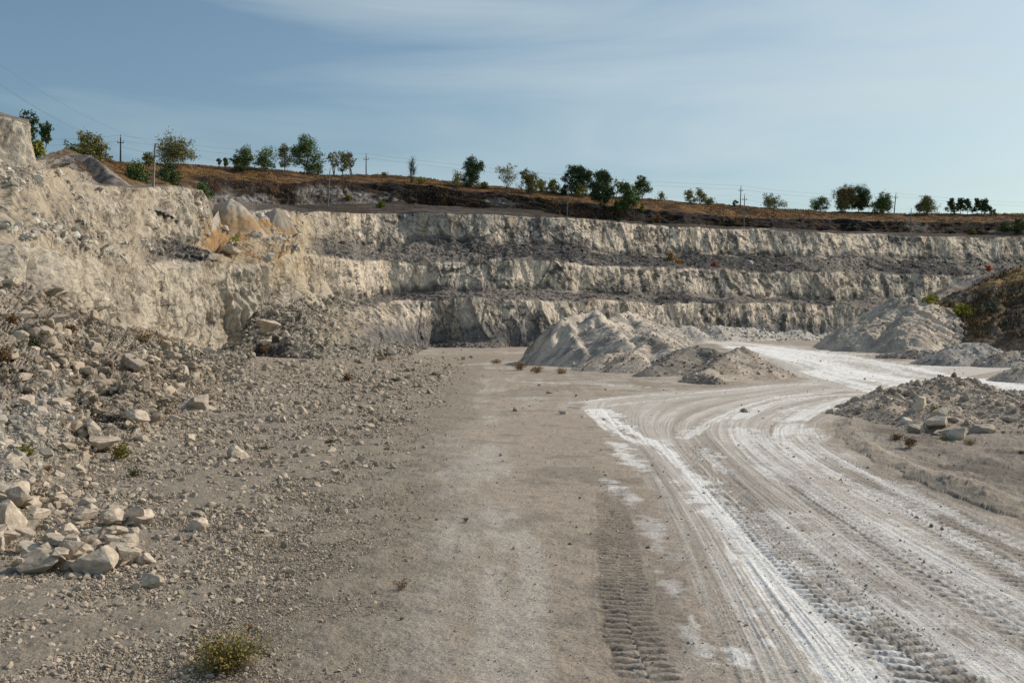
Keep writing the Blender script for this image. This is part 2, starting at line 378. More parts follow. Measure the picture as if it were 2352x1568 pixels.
        cc = mixc(c[m], (.20, .165, .13), (.38+.5*(1-lug))*prof*fade*(1-.5*wh[m])*dk_)
        c[m] = cc
    tread([(1398, 1050), (1400, 1130), (1412, 1220), (1425, 1320), (1440, 1420), (1475, 1520), (1530, 1640)], .27, .17, .042, (0, 8), (90, 99), .12, 3, .9)
    tread([(1590, 1010), (1640, 1085), (1720, 1180), (1830, 1300), (1960, 1410), (2080, 1500), (2200, 1600)], .36, .20, .06, (0, 3), (90, 99), .5, 5, .75)
    tread([(1740, 1040), (1900, 1165), (2100, 1300), (2300, 1410), (2500, 1520)], .3, .25, .03, (2, 6), (90, 99), .5, 7)
    tread([(1900, 1060), (2100, 1180), (2352, 1330), (2600, 1460)], .3, .25, .03, (1, 4), (90, 99), .5, 9)
    tread([(1990, 1060), (2200, 1190), (2400, 1290)], .25, .25, .02, (0, 1), (90, 99), .5, 11)
    d_, s_, t_ = dist_poly(X, Y, curve_world([(1440, 1130), (1490, 1290), (1530, 1420), (1570, 1560), (1600, 1640)], 3)); c = mixc(c, (.25, .21, .17), .55*ss(.5, .05, d_+.25*rg)*ss(-.4, .4, mid+.5))
    # ---- rough darker ground right of the road berm
    side = np.where((ds[4][1] == ds[4][1][0, -1]) & ~inside, ss(.2, 1.4, ds[4][0]+.3*mid), 0)*ss(70, 45, Y)*ss(2, 6, X)
    c = mixc(c, (.27, .235, .195), side*.85)
    c = mixc(c, (.15, .13, .11), side*.7*ss(.0, .6, fb2(X*.5, Y*.5, 4, 121)))
    hgt = hgt + side*(.12*fb2(X*.8, Y*.8, 4, 131)+.05*np.maximum(fine, 0))
    be = np.exp(-((ds[4][0]-.55+.15*big)/.38)**2)*(side > 0)*ss(46, 32, Y)
    hgt = hgt + be*(.07*(1+.9*mid)+.05*np.abs(fine)+.05*fb2(X*2.2, Y*2.2, 3, 141))
    c = mixc(c, (.33, .285, .23), be*.7)
    c = c*(1+.10*fine+.06*mid)[..., None]
    return np.clip(c, .02, .9), hgt, dict(road=road, grav=grav, white=wh, side=side)

# ------------------------------------------------------------ quarry floor sheet
vs = []; v = 1760.
Dl = []; D = 6861/(1760-755)
while D < 262:
    Dl.append(D); D += min(D*D*1.5/6861, .55)
Dl = np.array([-40, -10, 1, 4, 5.5]+Dl+[300, 400, 700, 1500, 4000.])
us = np.concatenate([np.linspace(-9000, -700, 30), np.arange(-600, 2960, 2.1), np.linspace(3100, 12000, 30)])
DD, UU = np.meshgrid(Dl, us, indexing='ij')
GX = (UU-CU)/FPX*np.maximum(DD, 6); GY = DD.copy()
gc, gh, gm = ground_paint(GX, GY)
GZ = ground_h(GX, GY) + gh
flat = (GY < 6.5) | (GY > 262)
GZ = np.where(flat, np.where(GY > 262, -.3, GZ), GZ)
me = new_mesh('ground', np.stack([GX, GY, GZ], -1).reshape(-1, 3), grid_faces(*GX.shape), gc.reshape(-1, 3))
link('quarry_floor', me, M_GROUND, kind='structure')

# ------------------------------------------------------------ benched quarry face (lofted from the floor to the hill top)
# per station: 10 control points (v, D); segment types
ST = {
 0:   ([(1335,11.8),(1100,17),(960,24),(650,50),(558,54),(470,63),(390,72),(385,74),(265,77),(258,84)], 'R T R F S S S F P'),
 66:  ([(1330,12),(1090,18),(945,26),(665,52),(560,57),(480,66),(392,74),(388,76),(282,79),(276,86)], 'R T R F S S S F P'),
 78:  ([(1325,12.1),(1085,18.3),(940,26.4),(668,52.5),(562,57.5),(480,67),(396,75),(392,80),(372,86),(368,92)], 'R T R F S S S F P'),
 150: ([(1255,13.6),(1050,22),(860,33),(695,62),(585,66),(500,76),(412,87),(382,90),(352,125),(343,132)], 'R R R F S S S B G'),
 230: ([(1140,18),(985,28),(840,42),(735,73),(600,78),(520,92),(425,98),(418,125),(380,150),(366,165)], 'R R R F S F P G G'),
 300: ([(1060,22.5),(940,31),(830,45),(755,78),(610,84),(545,98),(430,104),(424,135),(395,165),(373,190)], 'R R R F S F P G G'),
 400: ([(960,33.5),(880,45),(800,88),(775,100),(600,106),(548,120),(428,124),(425,170),(400,190),(376,205)], 'R R T F D F P G G'),
 465: ([(930,39),(860,55),(810,100),(792,108),(605,114),(575,126),(438,130),(436,185),(406,200),(379,212)], 'R R T F D F P B G'),
 490: ([(912,44),(852,68),(813,104),(798,112),(607,117),(585,129),(500,133),(470,188),(409,204),(380,214)], 'R R T F D O P B G'),
 508: ([(896,50),(845,76),(813,107),(796,114),(610,120),(560,133),(474,147),(466,191),(410,206),(382,215)], 'R R R F O O P B G'),
 530: ([(868,60),(835,85),(812,110),(792,118),(610,123),(548,138),(456,148),(462,195),(412,208),(384,220)], 'R R R F O O P B G'),
 560: ([(842,85),(815,100),(775,115),(750,120),(608,126),(545,139),(481,149),(466,198),(414,209),(384,220)], 'R R R F O O P B G'),
 585: ([(816,111),(795,115),(742,120),(710,123),(602,128),(540,140),(487,150),(470,200),(418,211),(385,221)], 'D R R F O O P B G'),
 640: ([(817,108),(790,114),(740,121),(700,125),(592,134),(548,147),(476,157),(470,203),(422,214),(391,224)], 'D R R F O O P B G'),
 680: ([(822,102),(795,111),(722,125),(690,131),(577,141),(542,154),(489,168),(470,205),(420,216),(396,227)], 'R R R F S S P B G'),
 705: ([(824,100),(792,112),(715,132),(682,139),(585,147),(545,170),(487,177),(469,210),(418,220),(398,230)], 'R R R F S F P B G'),
 740: ([(827,96),(790,118),(708,142),(674,150),(592,154),(550,180),(485,184),(468,215),(416,225),(401,235)], 'R R R F D F P B G'),
 830: ([(829,93),(795,132),(705,146),(692,168),(600,172),(572,188),(486,191),(468,220),(418,230),(401,240)], 'R F R F D F P B G'),
 865: ([(829,93),(797,136),(698,152),(684,173),(599,176),(571,189),(486,192),(468,221),(419,231),(402,241)], 'R F D F D F P B G'),
 900: ([(826,97),(796,143),(693,158),(682,175),(598,179),(570,190),(487,195),(468,222),(420,232),(403,242)], 'R F D F D F P B G'),
 945: ([(818,110),(795,154),(690,163),(675,177),(598,181),(566,193),(488,197),(469,223),(424,233),(408,243)], 'R F D F D F P B G'),
 990: ([(799,158),(785,162),(689,166),(668,178),(598,182),(563,194),(488,198),(470,224),(428,234),(412,244)], 'D F D F D F P B G'),
 1100:([(799,159),(787,163),(686,167),(668,179),(597,183),(560,195),(491,199),(477,225),(440,235),(425,245)], 'D F D F D F P B G'),
 1230:([(797,164),(785,168),(687,172),(668,184),(598,188),(562,200),(496,204),(484,228),(455,238),(437,248)], 'D F D F D F P B G'),
 1300:([(796,167),(784,170),(689,174),(668,186),(602,190),(566,202),(500,206),(497,228),(462,238),(443,250)], 'D F D F D F P B G'),
 1430:([(795,175),(783,178),(691,182),(677,194),(610,198),(586,210),(509,214),(508,233),(476,243),(452,256)], 'D F D F D F P B G'),
 1500:([(794,180),(782,183),(693,187),(680,199),(613,203),(588,215),(515,219),(513,239),(482,249),(458,261)], 'D F D F D F P B G'),
 1700:([(792,191),(780,194),(697,198),(684,210),(619,214),(588,226),(525,230),(522,250),(502,260),(473,272)], 'D F D F D F P B G'),
 1900:([(790,203),(778,206),(701,210),(688,222),(623,226),(592,238),(533,242),(530,262),(505,272),(486,286)], 'D F D F D F P B G'),
 2100:([(788,215),(777,218),(706,222),(692,234),(631,238),(596,250),(540,254),(536,272),(509,284),(490,298)], 'D F D F D F P B G'),
 2352:([(785,230),(776,233),(712,237),(698,249),(640,253),(598,265),(546,269),(541,287),(514,299),(492,312)], 'D F D F D F P B G'),
 2750:([(783,255),(775,258),(718,262),(706,274),(655,278),(612,290),(560,294),(552,312),(525,324),(500,337)], 'D F D F D F P B G')}
keys = sorted(ST)
EXTRA = {-700: 0}                       # beyond the left edge the same slope goes on, drifting nearer
US = np.concatenate([np.arange(-420, -60, 8), np.arange(-60, 110, 1.75), np.arange(110, 720, 1.15), np.arange(720, 2400, 1.75), np.arange(2400, 2760, 8)])
CVv = np.zeros((10, len(US))); CDd = np.zeros((10, len(US)))
Uc = np.clip(US, 0, None)
for r in range(10):
    CVv[r] = np.interp(Uc, keys, [ST[k][0][r][0] for k in keys]); CDd[r] = np.interp(Uc, keys, [ST[k][0][r][1] for k in keys])
shr = 1-.00055*np.clip(-US, 0, None)
# depth is interpolated in 1/D for the near part so straight walls stay straight
for r in range(10):
    CDd[r] = 1/np.interp(Uc, keys, [1/ST[k][0][r][1] for k in keys])
CDd *= shr
_k = ss(400, 520, US); CDd[8] = CDd[8]*(1-_k) + _k*(CDd[7]+4.5)
amp = np.array([3, 7, 5, 5, 6, 7, 3.0, 2.5, 3, 2.5])
for r in range(10):
    sc_ = 1.0 if r not in (2, 4, 6) else 1.5
    j = fb2(US*.012, US*0+r*7.7, 4, 200+r, .6)
    near_b = 1+2.2*ss(500, 100, US)*(r in (1, 2))
    if r in (7, 8, 9): near_b = near_b*.8
    CVv[r] += amp[r]*sc_*j*near_b*(.35 if r == 0 else 1)
    CDd[r] *= 1+.012*fb2(US*.009, US*0+r*3.1, 3, 230+r)
CVv[5] -= 15*np.clip(fb2(US*.016, US*0+50, 3, 260), 0, 1)*ss(650, 800, US); CVv[3] -= 7*np.clip(fb2(US*.02, US*0+70, 3, 262), 0, 1)*ss(650, 800, US)
CP = at(np.tile(US, (10, 1)), CVv, CDd)                     # control points in the world
top = CP[9].copy()
b1 = top.copy(); dirn = np.stack([top[:, 0]/top[:, 1], np.ones(len(US))], -1)
b1[:, :2] += dirn*45; b1[:, 2] -= 3.
b2 = b1.copy(); b2[:, :2] += dirn*1200; b2[:, 2] -= 8
CP = np.concatenate([CP, b1[None], b2[None]], 0)
toe = CP[0].copy(); toe[:, 2] = -.5; toe[:, :2] -= dirn*1.2*np.minimum(1, toe[:, 1:2]/30)
CP[0] = toe
NS = [92, 92, 112, 92, 62, 84, 22, 54, 26, 8, 2]
rows = []; phase = []
for i, n in enumerate(NS):
    t = np.arange(n)/n
    rows.append(CP[i][None]*(1-t)[:, None, None] + CP[i+1][None]*t[:, None, None]); phase.append(i+t)
rows.append(CP[-1][None]); phase.append(np.array([len(NS)*1.0]))
LP = np.concatenate(rows, 0); PH = np.concatenate(phase)
Rn, Cn = LP.shape[:2]
# weights of surface types
TYPES = 'RTFSDOBGP'
SEGW = np.zeros((11, len(US), len(TYPES)), np.float32)
for s in range(9):
    for ti, tch in enumerate(TYPES):
        SEGW[s, :, ti] = np.interp(Uc+10*n2(US*.05, US*0, 5), keys, [1.0*(ST[k][1].split()[s] == tch) for k in keys])
SEGW[9:, :, TYPES.index('G')] = 1
X, Y, Z = LP[..., 0], LP[..., 1], LP[..., 2]
dist = np.hypot(X, Y)
jit = (.05+.07*ss(700, 900, US)[None])*fb3(X*.2, Y*.2, Z*.1, 3, 300) + .03*n3(X*1.1, Y*1.1, Z*1.1, 303)
ph = np.clip(PH[:, None]+jit*ss(200, 20, dist*0+100), 0, 10.99)
si = np.floor(ph).astype(int); W = SEGW[si, np.arange(Cn)[None, :]]
f = ph-si                                            # soften across the edges
nb = np.clip(np.where(f > .5, si+1, si-1), 0, 10); bw = np.where(f > .5, np.clip((f-.95)/.1, 0, .5), np.clip((.05-f)/.1, 0, .5))[..., None]
W = W*(1-bw) + SEGW[nb, np.arange(Cn)[None, :]]*bw
del ph, nb, bw
def wt(c): return W[..., TYPES.index(c)]
# outward direction (towards the pit): horizontal normal
mid = CP[4]; d = np.gradient(mid, axis=0); k = 41
dx = np.convolve(d[:, 0], np.ones(k)/k, 'same'); dy = np.convolve(d[:, 1], np.ones(k)/k, 'same'); ln = np.hypot(dx, dy)+1e-6
OUT = np.stack([dy/ln, -dx/ln], -1)
s_al = np.concatenate([[0], np.cumsum(np.hypot(np.diff(mid[:, 0]), np.diff(mid[:, 1])))])
S = np.broadcast_to(s_al[None], X.shape)
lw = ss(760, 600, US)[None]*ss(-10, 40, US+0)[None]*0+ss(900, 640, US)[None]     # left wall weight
wF = wt('F'); tz = PH[:, None]-np.floor(PH[:, None])
wob = 1.2*n2(Z*.25, S*.05, 310)
flu = rid2((S+wob+.35*Z*lw)*.16, Z*.035, 4, 320)              # buttresses
flu2 = rid2((S+.6*wob+.3*Z*lw)*.55, Z*.09, 3, 330)
blk = blocks(S*.36+.1*Z, X*0+3, Z*.15, 340, 1.3); blk2 = blocks(S*1.1-.25*Z, X*0+3, Z*.42, 345, 1.2); blk3 = blocks(S*.62+.2*Z, X*0+3, Z*.32, 348, 1.6)
fac = wF*(flu*(.16+.85*lw) + flu2*(.08+.40*lw) + blk*(.42-.24*lw) + blk2*(.16-.10*lw) + blk3*(.14-.08*lw) + (.14+.5*lw)*fb2((S+.3*Z)*.8, Z*.55, 4, 350, .6))
fac = fac*(.72+.28*lw) - wF*lw*.6
env = np.clip(np.minimum(tz, 1-tz)*9, .25, 1)
slope_n = fb3(X*.35, Y*.35, Z*.35, 4, 360)
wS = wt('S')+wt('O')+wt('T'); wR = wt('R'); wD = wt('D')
gul = rid2(S*.5+.5*n2(Z*.2, S*.1, 365), (PH[:, None]*2+0*S), 3, 370)
rub = blocks(X*.9, Y*.9, Z*.9, 380, 1.6); rub2 = blocks(X*2.3, Y*2.3, Z*2.3, 385, 1.6)
sc_d = np.clip(dist/60, .22, 1)
amp_s = wS*(.45*slope_n+.22*gul + .08*rub*ss(-.1, .5, slope_n)) + wR*(.55*slope_n+.28*rub+.14*rub2) + wD*(.6*slope_n+(.10+.15*lw)*rub+.09*rub2)
amp_s = amp_s*np.clip(sc_d, .3, 1) + wS*.35*blk*ss(.05, .35, slope_n)*ss(3, 5, Z)*lw*ss(20, 60, dist)
gB = wt('B')*(1.1*fb3(X*.12, Y*.12, Z*.2, 4, 390)+.5*rid2(S*.25, PH[:, None]*3+0*S, 3, 395)) + wt('G')*.35*fb3(X*.3, Y*.3, Z*.3, 3, 398)
disp = fac*env
V = LP.copy()
V[..., 0] += OUT[None, :, 0]*(disp+.5*amp_s+.7*gB); V[..., 1] += OUT[None, :, 1]*(disp+.5*amp_s+.7*gB)
V[..., 2] += .75*amp_s + .6*gB + .12*disp
# colours
cl = fb3(X*.09, Y*.09, Z*.12, 4, 400); cm = fb3(X*.6, Y*.6, Z*.5, 4, 410); cs = fb2(S*1.1+.4*n2(Z*.5, S*.2, 411), Z*.10, 4, 420, .6)
crk = fb3(X*1.0+2*cl, Y*1.0, Z*.9, 4, 430, .65)
C = np.empty(X.shape+(3,), np.float32); C[:] = (.48, .43, .35)
# face
cf = np.empty_like(C); cf[:] = (.76, .645, .505)
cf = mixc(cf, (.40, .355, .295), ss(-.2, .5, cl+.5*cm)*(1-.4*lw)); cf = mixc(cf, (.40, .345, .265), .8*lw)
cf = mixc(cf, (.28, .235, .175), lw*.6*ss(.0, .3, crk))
cf = mixc(cf, (.54, .40, .21), (.30*(1-lw)+.1)*ss(.25, .8, fb2(S*.5+30, Z*.12, 4, 440)))
cf = mixc(cf, (.58, .52, .42), .5*lw*ss(.1, .6, flu))
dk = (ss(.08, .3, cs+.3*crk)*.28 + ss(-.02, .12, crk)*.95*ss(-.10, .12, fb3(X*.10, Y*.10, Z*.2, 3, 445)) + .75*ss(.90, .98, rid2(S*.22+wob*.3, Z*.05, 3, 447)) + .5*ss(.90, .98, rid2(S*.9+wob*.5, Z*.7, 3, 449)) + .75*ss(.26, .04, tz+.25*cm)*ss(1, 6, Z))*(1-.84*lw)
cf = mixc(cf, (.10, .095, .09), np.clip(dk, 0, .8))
foot_dark = ss(5.6, 2.2, Z+1.8*cl+1.0*cm)*(1-lw)          # lowest face darkens towards its foot
cf = mixc(cf, (.12, .12, .125), .85*foot_dark)
och = np.exp(-((US-660)/75)**2)[None]*ss(6, 11, Z)+.8*np.exp(-((US-770)/60)**2)[None]*ss(9, 3, Z)*ss(0, 2.5, Z)
och = np.clip(och*(.7+.9*cm), 0, 1)
cf = mixc(cf, (.46, .34, .18), .6*och)
cS = np.empty_like(C); cS[:] = (.42, .355, .265); cS = mixc(cS, (.30, .255, .195), ss(-.2, .6, cm+.4*cl)); cS = mixc(cS, (.50, .37, .22), .5*och)
cR = np.empty_like(C); cR[:] = (.30, .265, .215); cR = mixc(cR, (.40, .36, .295), ss(-.2, .5, cm)); cR = mixc(cR, (.2, .18, .155), .5*ss(.2, .6, crk)); cR = mixc(cR, (.44, .33, .2), .35*och)
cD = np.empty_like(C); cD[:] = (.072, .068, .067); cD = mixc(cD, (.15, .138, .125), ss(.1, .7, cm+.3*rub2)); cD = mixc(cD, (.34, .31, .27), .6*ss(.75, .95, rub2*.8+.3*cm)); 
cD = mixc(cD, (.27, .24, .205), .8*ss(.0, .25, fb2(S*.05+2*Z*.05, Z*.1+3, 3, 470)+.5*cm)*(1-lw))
cO = np.empty_like(C); cO[:] = (.36, .225, .11); cO = mixc(cO, (.38, .31, .215), ss(-.1, .4, cl+.5*cm)); cO = mixc(cO, (.23, .17, .11), .7*ss(.1, .6, crk)); cO = mixc(cO, (.42, .38, .32), (PH > 5)[:, None]*ss(.55, .7, tz+.12*cm))
cB = np.empty_like(C); cB[:] = (.022, .015, .011); cB = mixc(cB, (.07, .04, .018), ss(-.0, .6, cm))  # dark bank soil, with the bank's shade also put into the colour
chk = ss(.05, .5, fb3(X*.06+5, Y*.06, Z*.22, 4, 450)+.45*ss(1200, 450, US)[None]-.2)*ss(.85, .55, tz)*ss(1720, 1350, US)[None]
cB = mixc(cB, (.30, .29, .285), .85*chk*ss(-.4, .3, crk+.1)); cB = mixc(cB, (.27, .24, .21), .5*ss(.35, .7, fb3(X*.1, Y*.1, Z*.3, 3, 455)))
cG = np.empty_like(C); cG[:] = (.19, .10, .036); cG = mixc(cG, (.045, .028, .015), ss(-.15, .3, cm)); cG = mixc(cG, (.25, .155, .06), .7*ss(.1, .6, cl+.3*crk))
cP = np.empty_like(C); cP[:] = (.22, .185, .15)
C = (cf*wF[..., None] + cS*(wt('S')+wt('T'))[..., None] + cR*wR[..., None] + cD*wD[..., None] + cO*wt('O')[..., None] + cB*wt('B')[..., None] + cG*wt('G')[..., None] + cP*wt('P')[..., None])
# strip of bare dirt on the plateau between quarry rim and bank
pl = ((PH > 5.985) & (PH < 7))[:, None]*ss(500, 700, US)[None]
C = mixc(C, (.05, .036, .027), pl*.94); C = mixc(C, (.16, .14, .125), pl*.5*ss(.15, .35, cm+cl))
C = np.clip(C, .02, .85)
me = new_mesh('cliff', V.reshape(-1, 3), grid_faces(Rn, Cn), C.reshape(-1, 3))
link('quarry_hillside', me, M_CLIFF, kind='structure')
LPU, LPV = proj(V); CLIFF = V
del crk, cs, cl, rub, blk2, cf, cS, cR, cD, cO, cB, cG, cP
def pick(u, v, lo=0, hi=None):
    """world point of the hillside seen at pixel (u, v): rows searched from the bottom"""
    c = int(np.argmin(np.abs(US-u))); col = LPV[:, c]; ok = (PH >= lo) & (PH <= (hi if hi else 9.6))
    r = np.where(ok & (col <= v))[0]
    r = r[0] if len(r) else np.where(ok)[0][np.argmin(col[ok])]
    return CLIFF[r, c].copy()

# ------------------------------------------------------------ spoil heaps: ridges with the angle of repose
HEAPS = []
def heap(name, label, cat, ridges, tone, seed, cell=.16, rough=.12, group=None, tone2=None, gully=.2, sink=.25, extra=None, base=None):
    """ridges: list of polylines [(u, v, D)], slope. The top surface falls away from each ridge."""
    segs = []
    for pts, sl in ridges:
        w_ = np.array([at(p[0], p[1], p[2]) for p in pts])
        if len(w_) == 1: w_ = np.concatenate([w_, w_+[[.01, .01, 0]]])
        segs.append((w_, sl))
    allp = np.concatenate([s[0] for s in segs]); hh = max(.5, (allp[:, 2]).max()); slm = min(s[1] for s in segs)
    pad = hh/slm+1
    x0, y0 = allp[:, 0].min()-pad, allp[:, 1].min()-pad; x1, y1 = allp[:, 0].max()+pad, allp[:, 1].max()+pad
    nx = int((x1-x0)/cell)+2; ny = int((y1-y0)/cell)+2
    Xh, Yh = np.meshgrid(np.linspace(x0, x1, nx), np.linspace(y0, y1, ny))
    wx = Xh+.16*fb2(Xh*.4, Yh*.4, 3, seed+50); wy = Yh+.16*fb2(Xh*.4+40, Yh*.4, 3, seed+60)
    Zh = np.full(Xh.shape, -9.); along = np.zeros(Xh.shape); dn = np.zeros(Xh.shape)
    for w_, sl in segs:
        cum = 0
        for i in range(len(w_)-1):
            a = w_[i]; b = w_[i+1]; dd = b-a; l2 = dd[0]**2+dd[1]**2
            t = np.clip(((wx-a[0])*dd[0]+(wy-a[1])*dd[1])/l2, 0, 1); l = math.sqrt(l2)
            dist_ = np.hypot(wx-a[0]-t*dd[0], wy-a[1]-t*dd[1])
            z = a[2]+t*dd[2]-sl*(np.sqrt(dist_**2+.006)) - .0
            m = z > Zh; ang = np.arctan2(wy-a[1]-t*dd[1], wx-a[0]-t*dd[0])
            Zh = np.where(m, z, Zh); along = np.where(m, cum+t*l+ang*.8, along); dn = np.where(m, dist_, dn); cum += l
    gz = ground_h(Xh, Yh) if base is None else np.full(Xh.shape, float(base))
    n1 = fb2(Xh*.9, Yh*.9, 4, seed); nf = fb2(Xh*3.5, Yh*3.5, 3, seed+10, .6)
    g = rid2(along*1.1, dn*.12, 3, seed+20)
    body = ss(-.2, .8, Zh-gz)
    Zh = Zh + body*(rough*.85*n1 + rough*.95*nf + rough*.35*n2(Xh*9, Yh*9, seed+12) + gully*g*np.clip(dn, 0, 1)*.5)
    foot = ss(1.2, -.3, Zh-gz)
    Zh = Zh + .12*foot*ss(-.6, .3, Zh-gz)
    if extra: Zh = extra(Xh, Yh, Zh, gz)
    keepv = Zh > gz-sink
    k4 = keepv[:-1, :-1] | keepv[1:, :-1] | keepv[:-1, 1:] | keepv[1:, 1:]
    c = np.empty(Xh.shape+(3,), np.float32); c[:] = tone
    if tone2 is not None: c = mixc(c, tone2, ss(-.2, .5, n1+.5*g*.6+.3*nf))
    c = c*(1+.16*nf)[..., None]; c = np.clip(c, .02, .85)
    Vh = np.stack([Xh, Yh, np.maximum(Zh, gz-.6)], -1).reshape(-1, 3); F = grid_faces(ny, nx, k4)
    Vh, F, ch = compact(Vh, F, c.reshape(-1, 3))
    o_ = Vh.mean(0); o_[2] = 0
    me = new_mesh(name, Vh-o_, F, ch)
    o = link(name, me, M_MOUND, label=label, category=cat)
    if group: o['group'] = group
    o.location = o_
    HEAPS.append((Vh, ch))
    return o
PALE, PALE2, GREY, GREY2, BRN = (.60, .515, .42), (.47, .40, .325), (.42, .36, .29), (.28, .235, .19), (.20, .165, .13)
def ledge(Xh, Yh, Zh, gz):
    # the left end of the big heap is an old eroded block with a steep crumbly face
    c = at(1300, 800, 93); d = np.hypot((Xh-c[0])*.55, (Yh-c[1])*.35)
    cap = ss(3.2, 1.6, d); n = rid2(np.arctan2(Yh-c[1], Xh-c[0])*5, d*.2, 3, 77)
    edge = ss(2.35, 2.1, d+.12*n)
    return np.where(Zh > gz-.2, Zh*(1) + .0, Zh) + edge*.8*cap*(Zh > gz-.5)
heap('chalk_spoil_heap', 'largest pale spoil heap with jagged crest and steep crumbly left end, mid quarry floor', 'spoil heap',
     [([(1268, 768, 86), (1290, 750, 88), (1362, 730, 92)], 1.25), ([(1362, 730, 92), (1388, 736, 98), (1440, 714, 106), (1475, 728, 109), (1510, 742, 112), (1560, 766, 116)], .60), ([(1475, 728, 109), (1500, 765, 96), (1515, 780, 90)], .58), ([(1300, 752, 89), (1340, 800, 80)], .75),
      ([(1362, 730, 92), (1420, 762, 82), (1455, 792, 76)], .6), ([(1440, 716, 106), (1470, 745, 100)], .6)], PALE, 500, .17, .16, tone2=(.30, .27, .235), gully=.35, extra=ledge)
heap('gravel_heap', 'grey gravel heap with a rounded top between the large pale heap and the dark pile', 'gravel heap',
     [([(1470, 768, 79), (1520, 782, 76), (1545, 800, 72)], .55), ([(1500, 778, 78), (1440, 820, 70)], .5)], PALE, 520, .14, .12, tone2=GREY2, group='gravel heaps beside the road bend')
heap('gravel_heap', 'low pale gravel apron in front of the large spoil heap', 'gravel heap',
     [([(1400, 812, 73), (1440, 806, 74), (1470, 826, 68)], .45)], PALE2, 530, .14, .1, tone2=GREY, group='gravel heaps beside the road bend')
heap('gravel_heap', 'dark brown-grey gravel heap with a smooth rounded crest beside the road', 'gravel heap',
     [([(1560, 799, 68), (1600, 794, 68), (1640, 800, 67)], .55), ([(1590, 797, 68), (1500, 842, 62)], .5)], (.19, .17, .145), 540, .12, .09, tone2=(.28, .25, .21), group='gravel heaps beside the road bend')
heap('gravel_heap', 'pointed conical gravel heap with a pale right flank at the road bend', 'gravel heap',
     [([(1690, 800, 61), (1704, 797, 61)], .62), ([(1700, 798, 61), (1745, 838, 60)], .6), ([(1695, 800, 61), (1620, 850, 56)], .5)], PALE2, 550, .11, .1, tone2=GREY2, group='gravel heaps beside the road bend')
heap('gravel_heap', 'tiny gravel heap at the foot of the pointed conical heap', 'gravel heap',
     [([(1595, 858, 55), (1620, 862, 54), (1650, 872, 53)], .6)], GREY, 560, .09, .08, tone2=GREY2, group='gravel heaps beside the road bend')
heap('gravel_berm', 'long bumpy pale gravel berm behind the white haul road', 'berm',
     [([(1505, 758, 136), (1530, 747, 137), (1560, 752, 138), (1582, 745, 139), (1600, 756, 140), (1640, 745, 141), (1690, 752, 143), (1730, 753, 145), (1780, 764, 146), (1830, 757, 148), (1870, 768, 149), (1900, 763, 150), (1960, 770, 150)], .62)],
     (.53, .49, .43), 570, .26, .2, tone2=(.45, .41, .355), gully=.4)
heap('tall_gravel_heap', 'tall grey gravel heap with furrowed long left slope below the grassy hill', 'gravel heap',
     [([(2070, 684, 104), (2105, 679, 104), (2150, 700, 103), (2180, 735, 99)], .60), ([(2095, 682, 104), (1985, 762, 98)], .62), ([(2060, 690, 104), (2030, 735, 100)], .6), ([(2110, 700, 101), (2080, 775, 92)], .55)],
     (.58, .49, .39), 580, .15, .15, tone2=(.38, .325, .265), gully=1.3)
heap('spoil_knoll', 'grey spoil knoll with a grassy cap on the hill beyond the rock tower', 'spoil knoll',
     [([(110, 352, 118), (160, 350, 120), (205, 356, 120), (235, 378, 116), (262, 404, 112)], .75)], (.24, .215, .195), 655, .2, .12, tone2=(.14, .12, .105), gully=.12, base=at(200, 425, 118)[2]-3.5)
HEAPS.pop()
def hillpaint(o, seed):
    me = o.data; n = len(me.vertices); co = np.empty(n*3, np.float32); me.vertices.foreach_get('co', co); co = co.reshape(-1, 3)+np.array(o.location, np.float32)
    u, v = proj(co); a = me.color_attributes['tone']; c = np.empty(n*4, np.float32); a.data.foreach_get('color', c); c = c.reshape(-1, 4)
    z = co[:, 2]; q = fb3(co[:, 0]*.25, co[:, 1]*.25, z*.5, 4, seed); q2 = fb3(co[:, 0]*1.2, co[:, 1]*1.2, z*1.2, 4, seed+5)
    rgb = c[:, :3]
    rgb = mixc(rgb, (.085, .05, .025), .9*ss(-.2, .3, q+.3*q2+.35*ss(4.2, 5.2, z)-.25*ss(6.2, 7, z)))
    rgb = mixc(rgb, (.26, .17, .07), .6*ss(.12, .35, q2+.4*q)); rgb = mixc(rgb, (.34, .22, .09), .8*ss(7.6, 8.4, z+.8*q))
    c[:, :3] = rgb; a.data.foreach_set('color', c.ravel())
hl = heap('grassy_spoil_hill', 'high dark spoil hill overgrown with brown grass at the right edge', 'spoil hill',
     [([(2215, 668, 112), (2290, 640, 114), (2352, 612, 114), (2500, 575, 114), (2800, 560, 112)], .50), ([(2215, 668, 112), (2170, 700, 108), (2150, 720, 104)], .55), ([(2352, 612, 114), (2380, 690, 100)], .55), ([(2290, 640, 112), (2265, 735, 97)], .55), ([(2200, 690, 108), (2190, 745, 98)], .6), ([(2352, 650, 108), (2370, 770, 90)], .5)],
     (.17, .14, .115), 600, .2, .2, tone2=(.10, .082, .066), gully=.7)
hillpaint(hl, 640)
heap('far_spoil_slope', 'smooth bare grey spoil slope between brown brush and the grassy hill crest', 'spoil slope',
     [([(2185, 652, 126), (2250, 630, 127), (2300, 632, 124)], .55), ([(2150, 680, 122), (2200, 650, 126)], .6)], (.34, .31, .27), 650, .2, .1, tone2=(.22, .16, .11))
heap('low_gravel_heap', 'low grey gravel heap with a flat stone on top below the overgrown hill', 'gravel heap',
     [([(2180, 795, 76), (2225, 784, 77), (2260, 787, 77), (2300, 806, 76)], .5)], (.36, .335, .30), 660, .12, .12, tone2=(.28, .26, .235), group='low heaps along the right side of the haul road')
